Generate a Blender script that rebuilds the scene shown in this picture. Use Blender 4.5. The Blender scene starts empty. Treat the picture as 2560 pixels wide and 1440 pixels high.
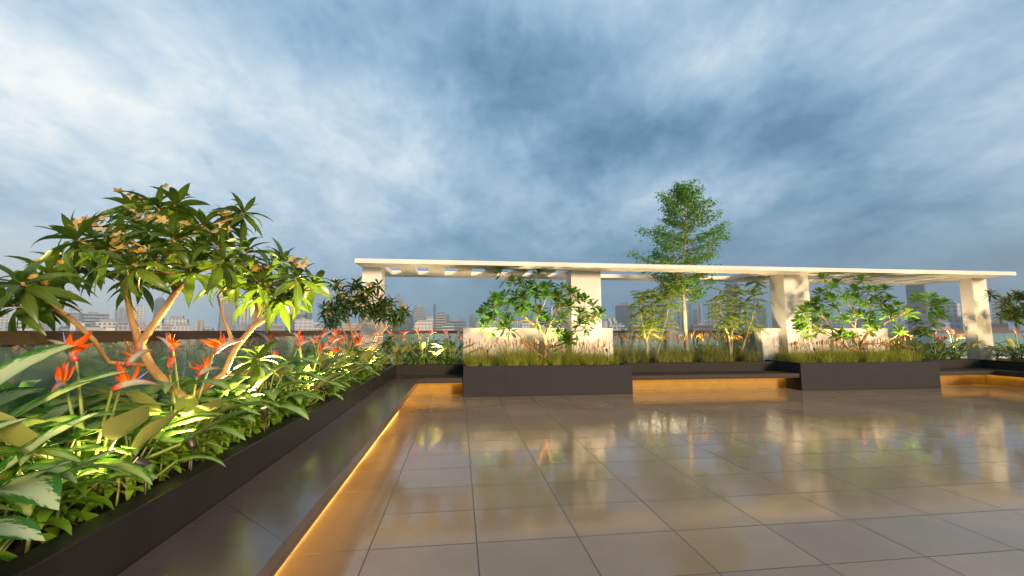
import bpy, math, random
from mathutils import Vector, Matrix, noise
PI = math.pi
R = math.radians
scene = bpy.context.scene
COL = scene.collection

# ------------------------------------------------------------------ camera
EYE = Vector((0, 0, 1.2))
FPX = 1050.0                                   # focal length in pixels of a 2560 px wide frame
PITCH = math.atan(106 / FPX)
YAW = math.atan(132 / FPX * math.cos(PITCH))
FWD = Vector((math.sin(YAW) * math.cos(PITCH), math.cos(YAW) * math.cos(PITCH), math.sin(PITCH)))
RGT = Vector((math.cos(YAW), -math.sin(YAW), 0))
UPV = RGT.cross(FWD)
cam = bpy.data.cameras.new("camera")
cam.sensor_width = 36
cam.lens = FPX / 2560 * 36
cam.clip_start = 0.05
cam.clip_end = 30000
cam_ob = bpy.data.objects.new("camera", cam)
COL.objects.link(cam_ob)
rot = Matrix((RGT, UPV, -FWD)).transposed().to_4x4()
cam_ob.matrix_world = Matrix.Translation(EYE) @ rot
scene.camera = cam_ob


def ray(px, py):
    return FWD + RGT * ((px - 1280) / FPX) + UPV * ((720 - py) / FPX)


def at(px, py, y):
    d = ray(px, py)
    return EYE + d * (y / d.y)


# ------------------------------------------------------------------ mesh helpers
class MB:
    def __init__(s):
        s.v, s.f, s.uv, s.mi = [], [], [], []

    def vert(s, p, uv=(0, 0)):
        s.v.append((p[0], p[1], p[2]))
        s.uv.append(uv)
        return len(s.v) - 1

    def face(s, ids, m=0):
        s.f.append(tuple(ids))
        s.mi.append(m)

    def box(s, x0, x1, y0, y1, z0, z1, m=0):
        b = len(s.v)
        for z in (z0, z1):
            for (x, y) in ((x0, y0), (x1, y0), (x1, y1), (x0, y1)):
                s.vert((x, y, z))
        for q in ((0, 3, 2, 1), (4, 5, 6, 7), (0, 1, 5, 4), (1, 2, 6, 5), (2, 3, 7, 6), (3, 0, 4, 7)):
            s.face([b + i for i in q], m)

    def tube(s, pts, rad, sides=6, m=0, cap=True):
        n = len(pts)
        if n < 2:
            return
        t0 = (pts[1] - pts[0]).normalized()
        ref = Vector((0, 0, 1)) if abs(t0.z) < 0.9 else Vector((1, 0, 0))
        u = t0.cross(ref).normalized()
        rings = []
        for i in range(n):
            a = pts[max(i - 1, 0)]
            b = pts[min(i + 1, n - 1)]
            t = (b - a)
            if t.length < 1e-9:
                t = t0
            t = t.normalized()
            u = (u - t * u.dot(t))
            if u.length < 1e-6:
                u = t.orthogonal()
            u.normalize()
            w = t.cross(u)
            r = rad[i] if isinstance(rad, (list, tuple)) else rad
            ring = []
            for k in range(sides):
                a_ = 2 * PI * k / sides
                p = pts[i] + (u * math.cos(a_) + w * math.sin(a_)) * r
                ring.append(s.vert(p, (k / sides, i / max(n - 1, 1))))
            rings.append(ring)
        for i in range(n - 1):
            for k in range(sides):
                k2 = (k + 1) % sides
                s.face((rings[i][k], rings[i][k2], rings[i + 1][k2], rings[i + 1][k]), m)
        if cap:
            s.face(rings[0][::-1], m)
            s.face(rings[-1], m)

    def leaf(s, base, d, up, L, W, droop=0.6, fold=0.25, segs=6, prof=None, m=0, twist=0.0, wave=0.0, rng=None):
        d = d.normalized()
        x = d.cross(up)
        if x.length < 1e-5:
            x = d.orthogonal()
        x.normalize()
        nrm = x.cross(d).normalized()
        if twist:
            q = Matrix.Rotation(twist, 3, d)
            x = q @ x
            nrm = q @ nrm
        p = Vector(base)
        prev = None
        for i in range(segs + 1):
            t = i / segs
            a = -droop * (t ** 1.3)
            dd = d * math.cos(a) + nrm * math.sin(a)
            nn = nrm * math.cos(a) - d * math.sin(a)
            if i:
                p = p + dd * (L / segs)
            w = W * 0.5 * prof(t)
            wv = wave * W * math.sin(t * 9 + (rng.random() if rng else 0))
            c = s.vert(p - nn * (fold * w), (0.5, t))
            if i == segs and w < W * 0.03:
                if prev:
                    s.face((prev[0], prev[1], c), m)
                    s.face((prev[1], prev[2], c), m)
                break
            l = s.vert(p - x * w + nn * wv, (0.0, t))
            r = s.vert(p + x * w - nn * wv, (1.0, t))
            if prev:
                s.face((prev[0], prev[1], c, l), m)
                s.face((prev[1], prev[2], r, c), m)
            prev = (l, c, r)

    def build(s, name, mats, parent=None, smooth=True, loc=None, link=True):
        me = bpy.data.meshes.new(name)
        me.from_pydata(s.v, [], s.f)
        if not isinstance(mats, (list, tuple)):
            mats = [mats]
        for k in mats:
            me.materials.append(k)
        uvl = me.uv_layers.new(name="UVMap")
        li = [0] * len(me.loops)
        me.loops.foreach_get("vertex_index", li)
        flat = []
        for i in li:
            flat.extend(s.uv[i])
        uvl.data.foreach_set("uv", flat)
        me.polygons.foreach_set("use_smooth", [smooth] * len(me.polygons))
        if len(mats) > 1:
            me.polygons.foreach_set("material_index", s.mi)
        me.update()
        o = bpy.data.objects.new(name, me)
        COL.objects.link(o)
        if parent:
            o.parent = parent
        if loc is not None:
            o.location = loc
        return o


def bevel(o, w=0.006, seg=2):
    b = o.modifiers.new("edge", 'BEVEL')
    b.width = w
    b.segments = seg
    b.limit_method = 'ANGLE'
    b.angle_limit = R(40)
    return o


def tag(o, label=None, cat=None, group=None, kind=None):
    if label:
        o["label"] = label
    if cat:
        o["category"] = cat
    if group:
        o["group"] = group
    if kind:
        o["kind"] = kind
    return o


def empty(name, loc=(0, 0, 0), rz=0.0):
    o = bpy.data.objects.new(name, None)
    o.empty_display_size = 0.1
    COL.objects.link(o)
    o.location = loc
    o.rotation_euler = (0, 0, rz)
    return o


def copy_tree(o, parent=None):
    c = o.copy()
    COL.objects.link(c)
    c.parent = parent
    for ch in list(o.children):
        copy_tree(ch, c)
    return c


# ------------------------------------------------------------------ materials
class NT:
    def __init__(s, tree):
        s.t = tree
        s.t.nodes.clear()

    def n(s, typ, **kw):
        nd = s.t.nodes.new(typ)
        for k, v in kw.items():
            setattr(nd, k, v)
        return nd

    def put(s, sock, v):
        if hasattr(v, "is_output"):
            s.t.links.new(v, sock)
        elif v is not None:
            sock.default_value = v

    def math(s, op, a, b=None, c=None, clamp=False):
        nd = s.n("ShaderNodeMath", operation=op, use_clamp=clamp)
        s.put(nd.inputs[0], a)
        if b is not None:
            s.put(nd.inputs[1], b)
        if c is not None:
            s.put(nd.inputs[2], c)
        return nd.outputs[0]

    def vmath(s, op, a, b=None, scale=None):
        nd = s.n("ShaderNodeVectorMath", operation=op)
        s.put(nd.inputs[0], a)
        if b is not None:
            s.put(nd.inputs[1], b)
        if scale is not None:
            s.put(nd.inputs["Scale"], scale)
        return nd.outputs["Value"] if op in ("DOT_PRODUCT", "LENGTH") else nd.outputs["Vector"]

    def noise(s, vec, scale, detail=4, rough=0.55, dist=0.0, out="Fac"):
        nd = s.n("ShaderNodeTexNoise")
        s.put(nd.inputs["Vector"], vec)
        nd.inputs["Scale"].default_value = scale
        nd.inputs["Detail"].default_value = detail
        nd.inputs["Roughness"].default_value = rough
        nd.inputs["Distortion"].default_value = dist
        return nd.outputs[out]

    def ramp(s, fac, stops, interp='LINEAR'):
        nd = s.n("ShaderNodeValToRGB")
        cr = nd.color_ramp
        cr.interpolation = interp
        while len(cr.elements) < len(stops):
            cr.elements.new(0.5)
        for e, (p, c) in zip(cr.elements, stops):
            e.position = p
            e.color = (c[0], c[1], c[2], 1) if len(c) == 3 else c
        s.put(nd.inputs[0], fac)
        return nd.outputs[0]

    def mix(s, fac, a, b, blend='MIX'):
        nd = s.n("ShaderNodeMix", data_type='RGBA', blend_type=blend)
        s.put(nd.inputs[0], fac)
        for sock, v in ((nd.inputs[6], a), (nd.inputs[7], b)):
            if isinstance(v, tuple):
                v = (v[0], v[1], v[2], 1)
            s.put(sock, v)
        return nd.outputs[2]

    def maprange(s, v, a, b, c=0.0, d=1.0, smooth=False):
        nd = s.n("ShaderNodeMapRange")
        if smooth:
            nd.interpolation_type = 'SMOOTHSTEP'
        s.put(nd.inputs[0], v)
        for i, k in enumerate((a, b, c, d)):
            nd.inputs[1 + i].default_value = k
        return nd.outputs[0]

    def bsdf(s, color, rough=0.5, spec=0.5, metal=0.0, normal=None):
        b = s.n("ShaderNodeBsdfPrincipled")
        if isinstance(color, tuple):
            color = (color[0], color[1], color[2], 1)
        s.put(b.inputs["Base Color"], color)
        s.put(b.inputs["Roughness"], rough)
        b.inputs["Specular IOR Level"].default_value = spec
        b.inputs["Metallic"].default_value = metal
        if normal is not None:
            s.put(b.inputs["Normal"], normal)
        return b

    def bump(s, h, strength=0.2, dist=0.01):
        b = s.n("ShaderNodeBump")
        b.inputs["Strength"].default_value = strength
        b.inputs["Distance"].default_value = dist
        s.put(b.inputs["Height"], h)
        return b.outputs[0]

    def out(s, sh, vol=None):
        o = s.n("ShaderNodeOutputMaterial")
        if sh is not None:
            s.t.links.new(sh, o.inputs[0])
        if vol is not None:
            s.t.links.new(vol, o.inputs[1])


def newmat(name):
    m = bpy.data.materials.new(name)
    m.use_nodes = True
    return m, NT(m.node_tree)


def sep(t, v):
    nd = t.n("ShaderNodeSeparateXYZ")
    t.put(nd.inputs[0], v)
    return nd.outputs


def coord(t, which="Object"):
    return t.n("ShaderNodeTexCoord").outputs[which]


def leaf_mat(name, base, light, trans=0.35, rough=0.4, midrib=None, varieg=None, back=None, vein=0.0):
    m, t = newmat(name)
    uv = sep(t, coord(t, "UV"))
    ob = coord(t)
    oi = t.n("ShaderNodeObjectInfo").outputs["Random"]
    nz = t.noise(ob, 7.0, 3)
    f = t.math('ADD', t.math('MULTIPLY', nz, 0.9), t.math('MULTIPLY_ADD', oi, 0.5, -0.25), clamp=True)
    c = t.mix(t.maprange(f, 0.25, 0.75), base, light)
    du = t.math('ABSOLUTE', t.math('SUBTRACT', uv[0], 0.5))
    if varieg:
        cv = t.n("ShaderNodeCombineXYZ")
        t.put(cv.inputs[0], t.math('MULTIPLY', du, 14.0))
        t.put(cv.inputs[1], t.math('SUBTRACT', t.math('MULTIPLY', uv[1], 16.0), t.math('MULTIPLY', du, 14.0)))
        t.put(cv.inputs[2], t.math('MULTIPLY', nz, 3.0))
        blotch = t.noise(cv.outputs[0], 0.9, 4, 0.65)
        lim = t.math('SUBTRACT', t.math('MULTIPLY_ADD', du, -1.0, 0.40), t.math('MULTIPLY', t.math('ABSOLUTE', t.math('SUBTRACT', uv[1], 0.5)), 0.35))
        k = t.maprange(t.math('ADD', t.math('SUBTRACT', blotch, 0.55), lim), -0.05, 0.04)
        c = t.mix(k, c, varieg)
    if vein:
        w = t.math('SINE', t.math('MULTIPLY', t.math('SUBTRACT', uv[1], t.math('MULTIPLY', du, 0.35)), 120.0))
        c = t.mix(t.math('MULTIPLY', t.math('MULTIPLY_ADD', w, 0.5, 0.5), vein), c, light)
    if midrib:
        k = t.maprange(du, 0.015, 0.05, 1.0, 0.0)
        c = t.mix(t.math('MULTIPLY', k, 0.7), c, midrib)
    if back:
        bf = t.n("ShaderNodeNewGeometry").outputs["Backfacing"]
        c = t.mix(t.math('MULTIPLY', bf, 0.75), c, back)
    b = t.bsdf(c, rough, 0.45)
    tr = t.n("ShaderNodeBsdfTranslucent")
    t.put(tr.inputs[0], t.mix(0.5, c, t.mix(1.0, c, (1.0, 1.0, 0.45), 'MULTIPLY')))
    mx = t.n("ShaderNodeMixShader")
    mx.inputs[0].default_value = trans
    t.t.links.new(b.outputs[0], mx.inputs[1])
    t.t.links.new(tr.outputs[0], mx.inputs[2])
    t.out(mx.outputs[0])
    return m


def plain_mat(name, c1, c2, scale=8.0, rough=0.6, spec=0.4, bump=0.0, stretch=(1, 1, 1), bscale=None, detail=5, metal=0.0):
    m, t = newmat(name)
    v = t.vmath('MULTIPLY', coord(t), stretch)
    nz = t.noise(v, scale, detail, 0.6)
    c = t.mix(t.maprange(nz, 0.3, 0.7), c1, c2)
    nrm = t.bump(t.noise(v, bscale or scale * 3, 4, 0.6), bump, 0.01) if bump else None
    r = t.maprange(nz, 0.2, 0.8, rough * 0.85, rough * 1.15)
    t.out(t.bsdf(c, r, spec, metal, nrm).outputs[0])
    return m


def emit_mat(name, color, strength):
    m, t = newmat(name)
    e = t.n("ShaderNodeEmission")
    e.inputs[0].default_value = (*color, 1)
    e.inputs[1].default_value = strength
    t.out(e.outputs[0])
    return m


M = {}
TX, TY = 0.5915, 0.4437


def floor_mat():
    m, t = newmat("floor_tiles")
    p = sep(t, coord(t))
    u = t.math('DIVIDE', t.math('SUBTRACT', p[0], 0.114), TX)
    v = t.math('DIVIDE', t.math('SUBTRACT', p[1], 2.965), TY)

    def joint(q, size, w):
        fr = t.math('FRACT', t.math('ADD', q, 100.5))
        d = t.math('MULTIPLY', t.math('ABSOLUTE', t.math('SUBTRACT', fr, 0.5)), size)
        return t.maprange(d, w * 0.5, w * 0.5 + 0.0022, 1.0, 0.0)
    g = t.math('MAXIMUM', joint(u, TX, 0.0048), joint(v, TY, 0.0048))
    cell = t.n("ShaderNodeCombineXYZ")
    t.put(cell.inputs[0], t.math('FLOOR', t.math('ADD', u, 100.0)))
    t.put(cell.inputs[1], t.math('FLOOR', t.math('ADD', v, 100.0)))
    wn = t.n("ShaderNodeTexWhiteNoise", noise_dimensions='2D')
    t.put(wn.inputs["Vector"], cell.outputs[0])
    ob = coord(t)
    stain = t.noise(ob, 0.9, 5, 0.6)
    fine = t.noise(ob, 26.0, 5, 0.65)
    c = t.mix(t.maprange(stain, 0.3, 0.7), (0.285, 0.184, 0.104), (0.390, 0.268, 0.162))
    c = t.mix(t.math('MULTIPLY', fine, 0.35), c, (0.21, 0.165, 0.125))
    c = t.mix(t.math('MULTIPLY', wn.outputs["Value"], 0.32), c, (0.17, 0.145, 0.125))
    c = t.mix(g, c, (0.060, 0.050, 0.042))
    rr = t.math('ADD', t.math('MULTIPLY_ADD', wn.outputs["Value"], 0.03, t.maprange(stain, 0.25, 0.75, 0.045, 0.14)), t.math('MULTIPLY', g, 0.25))
    tilt = t.math('MULTIPLY', t.noise(ob, 3.0, 2, 0.5), 1.0)
    nrm = t.bump(t.math('SUBTRACT', t.math('ADD', t.math('MULTIPLY', fine, 0.05), t.math('MULTIPLY', tilt, 0.5)), t.math('MULTIPLY', g, 0.6)), 0.18, 0.004)
    t.out(t.bsdf(c, rr, 0.5, 0.0, nrm).outputs[0])
    return m


def slab_stone(name, c1, c2, rough, seam=None, spec=0.5):
    """dark honed stone with faint vertical streaks and slab joints"""
    m, t = newmat(name)
    ob = coord(t)
    p = sep(t, ob)
    nz = t.noise(ob, 2.2, 6, 0.65)
    st = t.noise(t.vmath('MULTIPLY', ob, (9, 9, 0.8)), 3.0, 4, 0.6)
    c = t.mix(t.maprange(nz, 0.3, 0.72), c1, c2)
    c = t.mix(t.math('MULTIPLY', st, 0.3), c, c1)
    if seam:
        s_ = t.math('ADD', p[0], p[1])
        fr = t.math('ABSOLUTE', t.math('SUBTRACT', t.math('FRACT', t.math('DIVIDE', s_, seam)), 0.5))
        g = t.maprange(t.math('MULTIPLY', fr, seam), 0.002, 0.0045, 1.0, 0.0)
        fz = t.math('ABSOLUTE', t.math('SUBTRACT', p[2], 0.275))
        g = t.math('MAXIMUM', g, t.maprange(fz, 0.002, 0.0045, 1.0, 0.0))
        c = t.mix(t.math('MULTIPLY', g, 0.6), c, (0.008, 0.008, 0.008))
    nrm = t.bump(t.noise(ob, 60, 3), 0.06, 0.004)
    t.out(t.bsdf(c, t.maprange(nz, 0.2, 0.8, rough * 0.8, rough * 1.25), spec, 0.0, nrm).outputs[0])
    return m


def wood_mat(name, c1, c2, rough, axis=1):
    m, t = newmat(name)
    ob = coord(t)
    sc = [14, 14, 14]
    sc[axis] = 0.8
    nz = t.noise(t.vmath('MULTIPLY', ob, tuple(sc)), 2.0, 6, 0.7, 0.6)
    fine = t.noise(t.vmath('MULTIPLY', ob, tuple(4 * k for k in sc)), 3.0, 3, 0.6)
    c = t.mix(t.maprange(nz, 0.3, 0.7), c1, c2)
    c = t.mix(t.math('MULTIPLY', fine, 0.25), c, c1)
    t.out(t.bsdf(c, rough, 0.5, 0.0, t.bump(fine, 0.08, 0.004)).outputs[0])
    return m


def white_mat():
    m, t = newmat("white_render")
    ob = coord(t)
    nz = t.noise(ob, 1.3, 6, 0.6)
    c = t.mix(t.maprange(nz, 0.3, 0.7), (0.60, 0.56, 0.505), (0.54, 0.505, 0.455))
    t.out(t.bsdf(c, 0.7, 0.3, 0.0, t.bump(t.noise(ob, 70, 4), 0.08, 0.004)).outputs[0])
    return m


def glass_mat():
    m, t = newmat("balustrade_glass")
    tr = t.n("ShaderNodeBsdfTransparent")
    tr.inputs[0].default_value = (0.62, 0.76, 0.74, 1)
    gl = t.n("ShaderNodeBsdfGlossy")
    gl.inputs[0].default_value = (0.92, 1.0, 0.99, 1)
    gl.inputs["Roughness"].default_value = 0.015
    fr = t.n("ShaderNodeFresnel")
    fr.inputs[0].default_value = 1.6
    mx = t.n("ShaderNodeMixShader")
    t.put(mx.inputs[0], t.math('MULTIPLY_ADD', fr.outputs[0], 0.85, 0.27, clamp=True))
    t.t.links.new(tr.outputs[0], mx.inputs[1])
    t.t.links.new(gl.outputs[0], mx.inputs[2])
    df = t.n("ShaderNodeBsdfDiffuse")
    df.inputs[0].default_value = (0.22, 0.36, 0.34, 1)
    mx2 = t.n("ShaderNodeMixShader")
    mx2.inputs[0].default_value = 0.30
    t.t.links.new(mx.outputs[0], mx2.inputs[1])
    t.t.links.new(df.outputs[0], mx2.inputs[2])
    t.out(mx2.outputs[0])
    return m


def facade_mat(name, pu, pv, wu, wv, win, tint=1.0, gl=0.25):
    """window grid: pu/pv pitch in metres, wu/wv window share; wall colour is the object's colour"""
    m, t = newmat(name)
    p = sep(t, coord(t))
    s_ = t.math('ADD', p[0], p[1])

    def cut(q, pitch, share):
        if share >= 1:
            return 1.0
        fr = t.math('ABSOLUTE', t.math('SUBTRACT', t.math('FRACT', t.math('ADD', t.math('DIVIDE', q, pitch), 50.0)), 0.5))
        return t.maprange(fr, share * 0.5 - 0.06, share * 0.5 + 0.06, 1.0, 0.0)
    k = t.math('MULTIPLY', cut(s_, pu, wu), cut(p[2], pv, wv))
    nrmz = sep(t, t.n("ShaderNodeNewGeometry").outputs["Normal"])[2]
    k = t.math('MULTIPLY', k, t.math('LESS_THAN', t.math('ABSOLUTE', nrmz), 0.5))
    oi = t.n("ShaderNodeObjectInfo")
    nz = t.noise(coord(t), 0.03, 3)
    wall = t.mix(t.math('MULTIPLY', nz, 0.35), oi.outputs["Color"], (0.12, 0.12, 0.12))
    c = t.mix(k, wall, win)
    b = t.bsdf(c, t.math('MULTIPLY_ADD', k, -0.45, 0.75), 0.4)
    t.out(b.outputs[0])
    return m


M['floor'] = floor_mat()
M['stone'] = slab_stone("planter_stone", (0.013, 0.012, 0.012), (0.024, 0.022, 0.021), 0.30, 1.2, 0.2)
M['boxstone'] = slab_stone("box_planter_stone", (0.017, 0.018, 0.022), (0.028, 0.028, 0.032), 0.65, 0.8, 0.12)
M['mattestone'] = slab_stone("matte_planter_stone", (0.018, 0.016, 0.015), (0.030, 0.026, 0.024), 0.6, 1.2, 0.08)
M['seat'] = slab_stone("bench_seat_stone", (0.080, 0.060, 0.050), (0.115, 0.088, 0.074), 0.17, 1.2, 0.5)
M['matteseat'] = slab_stone("matte_bench_stone", (0.036, 0.028, 0.024), (0.056, 0.043, 0.037), 0.6, 1.2, 0.08)
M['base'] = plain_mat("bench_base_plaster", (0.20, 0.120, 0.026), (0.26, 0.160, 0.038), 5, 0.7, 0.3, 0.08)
M['white'] = white_mat()
M['soil'] = plain_mat("planting_soil", (0.030, 0.022, 0.015), (0.075, 0.055, 0.036), 14, 0.9, 0.2, 0.9, bscale=60)
M['rail'] = wood_mat("brown_rail_wood", (0.030, 0.017, 0.009), (0.075, 0.042, 0.021), 0.45, 1)
M['railx'] = wood_mat("brown_rail_wood_back", (0.030, 0.017, 0.009), (0.075, 0.042, 0.021), 0.45, 0)
M['curb'] = plain_mat("grey_curb", (0.30, 0.29, 0.28), (0.40, 0.39, 0.38), 6, 0.7, 0.3, 0.05)
M['glass'] = glass_mat()
M['led'] = emit_mat("led_amber", (1.0, 0.59, 0.085), 7.0)
M['ledsoft'] = emit_mat("led_amber_soft", (1.0, 0.56, 0.085), 26.0)
M['lens'] = emit_mat("spot_lens", (1.0, 0.78, 0.45), 2.0)
M['fixture'] = plain_mat("bronze_metal", (0.05, 0.04, 0.032), (0.09, 0.075, 0.06), 30, 0.45, 0.5, 0, metal=0.7)
M['bark'] = plain_mat("tan_bark", (0.22, 0.120, 0.045), (0.36, 0.215, 0.090), 14, 0.7, 0.3, 0.35, (1, 1, 0.35), 40)
M['palebark'] = plain_mat("pale_bark", (0.26, 0.20, 0.13), (0.42, 0.35, 0.25), 18, 0.75, 0.3, 0.5, (1, 1, 0.2), 30)
M['darkbark'] = plain_mat("grey_brown_bark", (0.12, 0.085, 0.06), (0.22, 0.17, 0.12), 18, 0.8, 0.3, 0.5, (1, 1, 0.2), 30)
M['bigleaf'] = leaf_mat("flowering_tree_leaf", (0.036, 0.078, 0.012), (0.100, 0.165, 0.012), 0.50, 0.36, midrib=(0.16, 0.20, 0.05))
M['plumleaf'] = leaf_mat("frangipani_leaf", (0.065, 0.190, 0.010), (0.170, 0.340, 0.022), 0.42, 0.44, midrib=(0.15, 0.26, 0.08))
M['treeleaf'] = leaf_mat("young_tree_leaf", (0.115, 0.270, 0.025), (0.210, 0.420, 0.050), 0.48, 0.5)
M['fern'] = leaf_mat("feathery_leaf", (0.115, 0.190, 0.010), (0.215, 0.300, 0.016), 0.42, 0.5)
M['paddle'] = leaf_mat("paddle_leaf", (0.045, 0.125, 0.022), (0.095, 0.190, 0.035), 0.28, 0.5, midrib=(0.25, 0.30, 0.08), back=(0.48, 0.46, 0.13), vein=0.35)
M['stalk'] = plain_mat("green_stalk", (0.13, 0.19, 0.04), (0.26, 0.30, 0.07), 10, 0.5, 0.4)
M['varieg'] = leaf_mat("variegated_leaf", (0.045, 0.190, 0.012), (0.110, 0.290, 0.020), 0.30, 0.46, varieg=(0.36, 0.47, 0.14))
M['bigvarieg'] = leaf_mat("broad_variegated_leaf", (0.030, 0.150, 0.012), (0.080, 0.250, 0.018), 0.30, 0.45, varieg=(0.50, 0.58, 0.30))
M['lowleaf'] = leaf_mat("low_green_leaf", (0.110, 0.240, 0.012), (0.220, 0.370, 0.025), 0.34, 0.42)
M['grass'] = leaf_mat("grass_blade", (0.215, 0.240, 0.018), (0.430, 0.440, 0.070), 0.48, 0.5)
M['darkgrass'] = leaf_mat("dark_grass_blade", (0.120, 0.140, 0.014), (0.350, 0.345, 0.070), 0.45, 0.5)
M['seed'] = plain_mat("seed_head", (0.30, 0.115, 0.012), (0.44, 0.19, 0.022), 60, 0.8, 0.2)
M['yellow'] = leaf_mat("cream_yellow_petal", (0.46, 0.29, 0.05), (0.58, 0.47, 0.26), 0.3, 0.5)


def petal_mat():
    m, t = newmat("orange_petal")
    uv = sep(t, coord(t, "UV"))
    c = t.ramp(t.math('ADD', uv[1], t.math('MULTIPLY_ADD', t.noise(coord(t), 30, 3), 0.3, -0.15)),
               [(0.0, (0.80, 0.36, 0.02)), (0.35, (0.78, 0.13, 0.008)), (1.0, (0.50, 0.045, 0.006))])
    b = t.bsdf(c, 0.45, 0.4)
    tr = t.n("ShaderNodeBsdfTranslucent")
    t.put(tr.inputs[0], c)
    mx = t.n("ShaderNodeMixShader")
    mx.inputs[0].default_value = 0.3
    t.t.links.new(b.outputs[0], mx.inputs[1])
    t.t.links.new(tr.outputs[0], mx.inputs[2])
    t.out(mx.outputs[0])
    return m


def bract_mat():
    m, t = newmat("flower_bract")
    uv = sep(t, coord(t, "UV"))
    c = t.ramp(uv[1], [(0.0, (0.45, 0.02, 0.02)), (0.14, (0.42, 0.10, 0.08)), (0.28, (0.36, 0.33, 0.26)), (0.62, (0.27, 0.26, 0.20)), (1.0, (0.10, 0.07, 0.05))])
    top = t.maprange(t.math('ABSOLUTE', t.math('SUBTRACT', uv[0], 0.5)), 0.34, 0.45)
    k = t.math('MULTIPLY', top, t.maprange(uv[1], 0.4, 0.6))
    c = t.mix(k, c, (0.60, 0.03, 0.025))
    t.out(t.bsdf(c, 0.35, 0.5).outputs[0])
    return m


M['petal'] = petal_mat()
M['bract'] = bract_mat()
M['tongue'] = plain_mat("violet_tongue", (0.16, 0.12, 0.36), (0.24, 0.18, 0.45), 20, 0.5)
M['f_glass'] = facade_mat("glass_tower_facade", 9, 7, 0.82, 0.62, (0.050, 0.085, 0.115))
M['f_band'] = facade_mat("banded_facade", 12, 8, 1.0, 0.5, (0.055, 0.075, 0.095))
M['f_grid'] = facade_mat("window_grid_facade", 8, 8, 0.55, 0.55, (0.09, 0.11, 0.13))
M['f_slot'] = facade_mat("vertical_slot_facade", 11, 60, 0.45, 0.96, (0.09, 0.12, 0.14))
M['roofing'] = plain_mat("flat_roofing", (0.22, 0.22, 0.22), (0.34, 0.33, 0.32), 0.05, 0.8, 0.2)
M['redroof'] = plain_mat("dull_red_roof", (0.30, 0.09, 0.07), (0.36, 0.12, 0.09), 0.05, 0.8, 0.2)
M['city'] = plain_mat("city_ground", (0.10, 0.13, 0.11), (0.24, 0.25, 0.22), 0.006, 0.9, 0.2, detail=8)

# ------------------------------------------------------------------ setting
mb = MB()
mb.box(-2.2, 16.2, -7.0, 9.8, -0.4, 0.0)
tag(mb.build("floor", M['floor'], smooth=False), kind="structure")
mb = MB()
for q in (((-2590, -50, -85), (2590, -50, -85), (2590, 2490, -85), (-2590, 2490, -85)),):
    mb.face([mb.vert(p) for p in q])
tag(mb.build("ground", M['city'], smooth=False), kind="structure")

PZ = 0.53          # planter rim
SOIL = 0.47


def planter(label, walls, soils, mat, group=None):
    root = empty("planter", (sum(w[0] + w[1] for w in walls) / (2 * len(walls)), sum(w[2] + w[3] for w in walls) / (2 * len(walls)), 0))
    tag(root, label, "planter", group)
    ox, oy = root.location.x, root.location.y
    w = MB()
    for (x0, x1, y0, y1, z0, z1) in walls:
        w.box(x0 - ox, x1 - ox, y0 - oy, y1 - oy, z0, z1)
    bevel(w.build("planter_wall", mat, root, smooth=False), 0.005)
    s_ = MB()
    for (x0, x1, y0, y1, z) in soils:
        nx, ny = max(2, int((x1 - x0) / 0.12)), max(2, int((y1 - y0) / 0.12))
        ids = [[s_.vert((x0 + (x1 - x0) * i / nx - ox, y0 + (y1 - y0) * j / ny - oy,
                         z + 0.025 * noise.noise(Vector((i * .7, j * .7, x0))))) for j in range(ny + 1)] for i in range(nx + 1)]
        for i in range(nx):
            for j in range(ny):
                s_.face((ids[i][j], ids[i + 1][j], ids[i + 1][j + 1], ids[i][j + 1]))
    s_.build("soil", M['soil'], root)
    return root


planter("long dark stone planter running along the left side of the terrace",
        [(-1.30, -1.20, -1.0, 8.52, 0.002, PZ)], [(-1.985, -1.302, -1.0, 9.55, SOIL)], M['stone'])
planter("short dark planter in the far left corner behind the bench",
        [(-1.198, 0.078, 8.42, 8.52, 0.002, PZ)], [(-1.30, 0.078, 8.522, 9.55, SOIL)], M['mattestone'])
BX = [(0.08, 3.29), (6.83, 10.05)]
names = ["big grey box planter jutting forward between the left and middle benches",
         "big grey box planter jutting forward between the middle and right benches"]
for (x0, x1), nm in zip(BX, names):
    planter(nm, [(x0, x1, 7.79, 7.87, 0.002, 0.545), (x0, x0 + 0.08, 7.87, 8.79, 0.002, 0.545), (x1 - 0.08, x1, 7.87, 8.79, 0.002, 0.545)],
            [(x0 + 0.082, x1 - 0.082, 7.872, 8.79, 0.50)], M['boxstone'], "big box planters")
planter("dark planter behind the middle bench under the tall tree",
        [(3.292, 6.828, 8.42, 8.52, 0.002, PZ)], [(3.292, 6.828, 8.522, 9.55, SOIL)], M['mattestone'])
planter("dark planter behind the far right bench below the last column",
        [(10.052, 12.0, 8.42, 8.52, 0.002, PZ)], [(10.052, 12.0, 8.522, 9.55, SOIL)], M['mattestone'])
planter("dark planter along the right side of the terrace, at the right edge",
        [(12.002, 12.102, -1.0, 8.52, 0.002, PZ)], [(12.104, 15.9, 3.0, 9.55, SOIL)], M['stone'])


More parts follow.
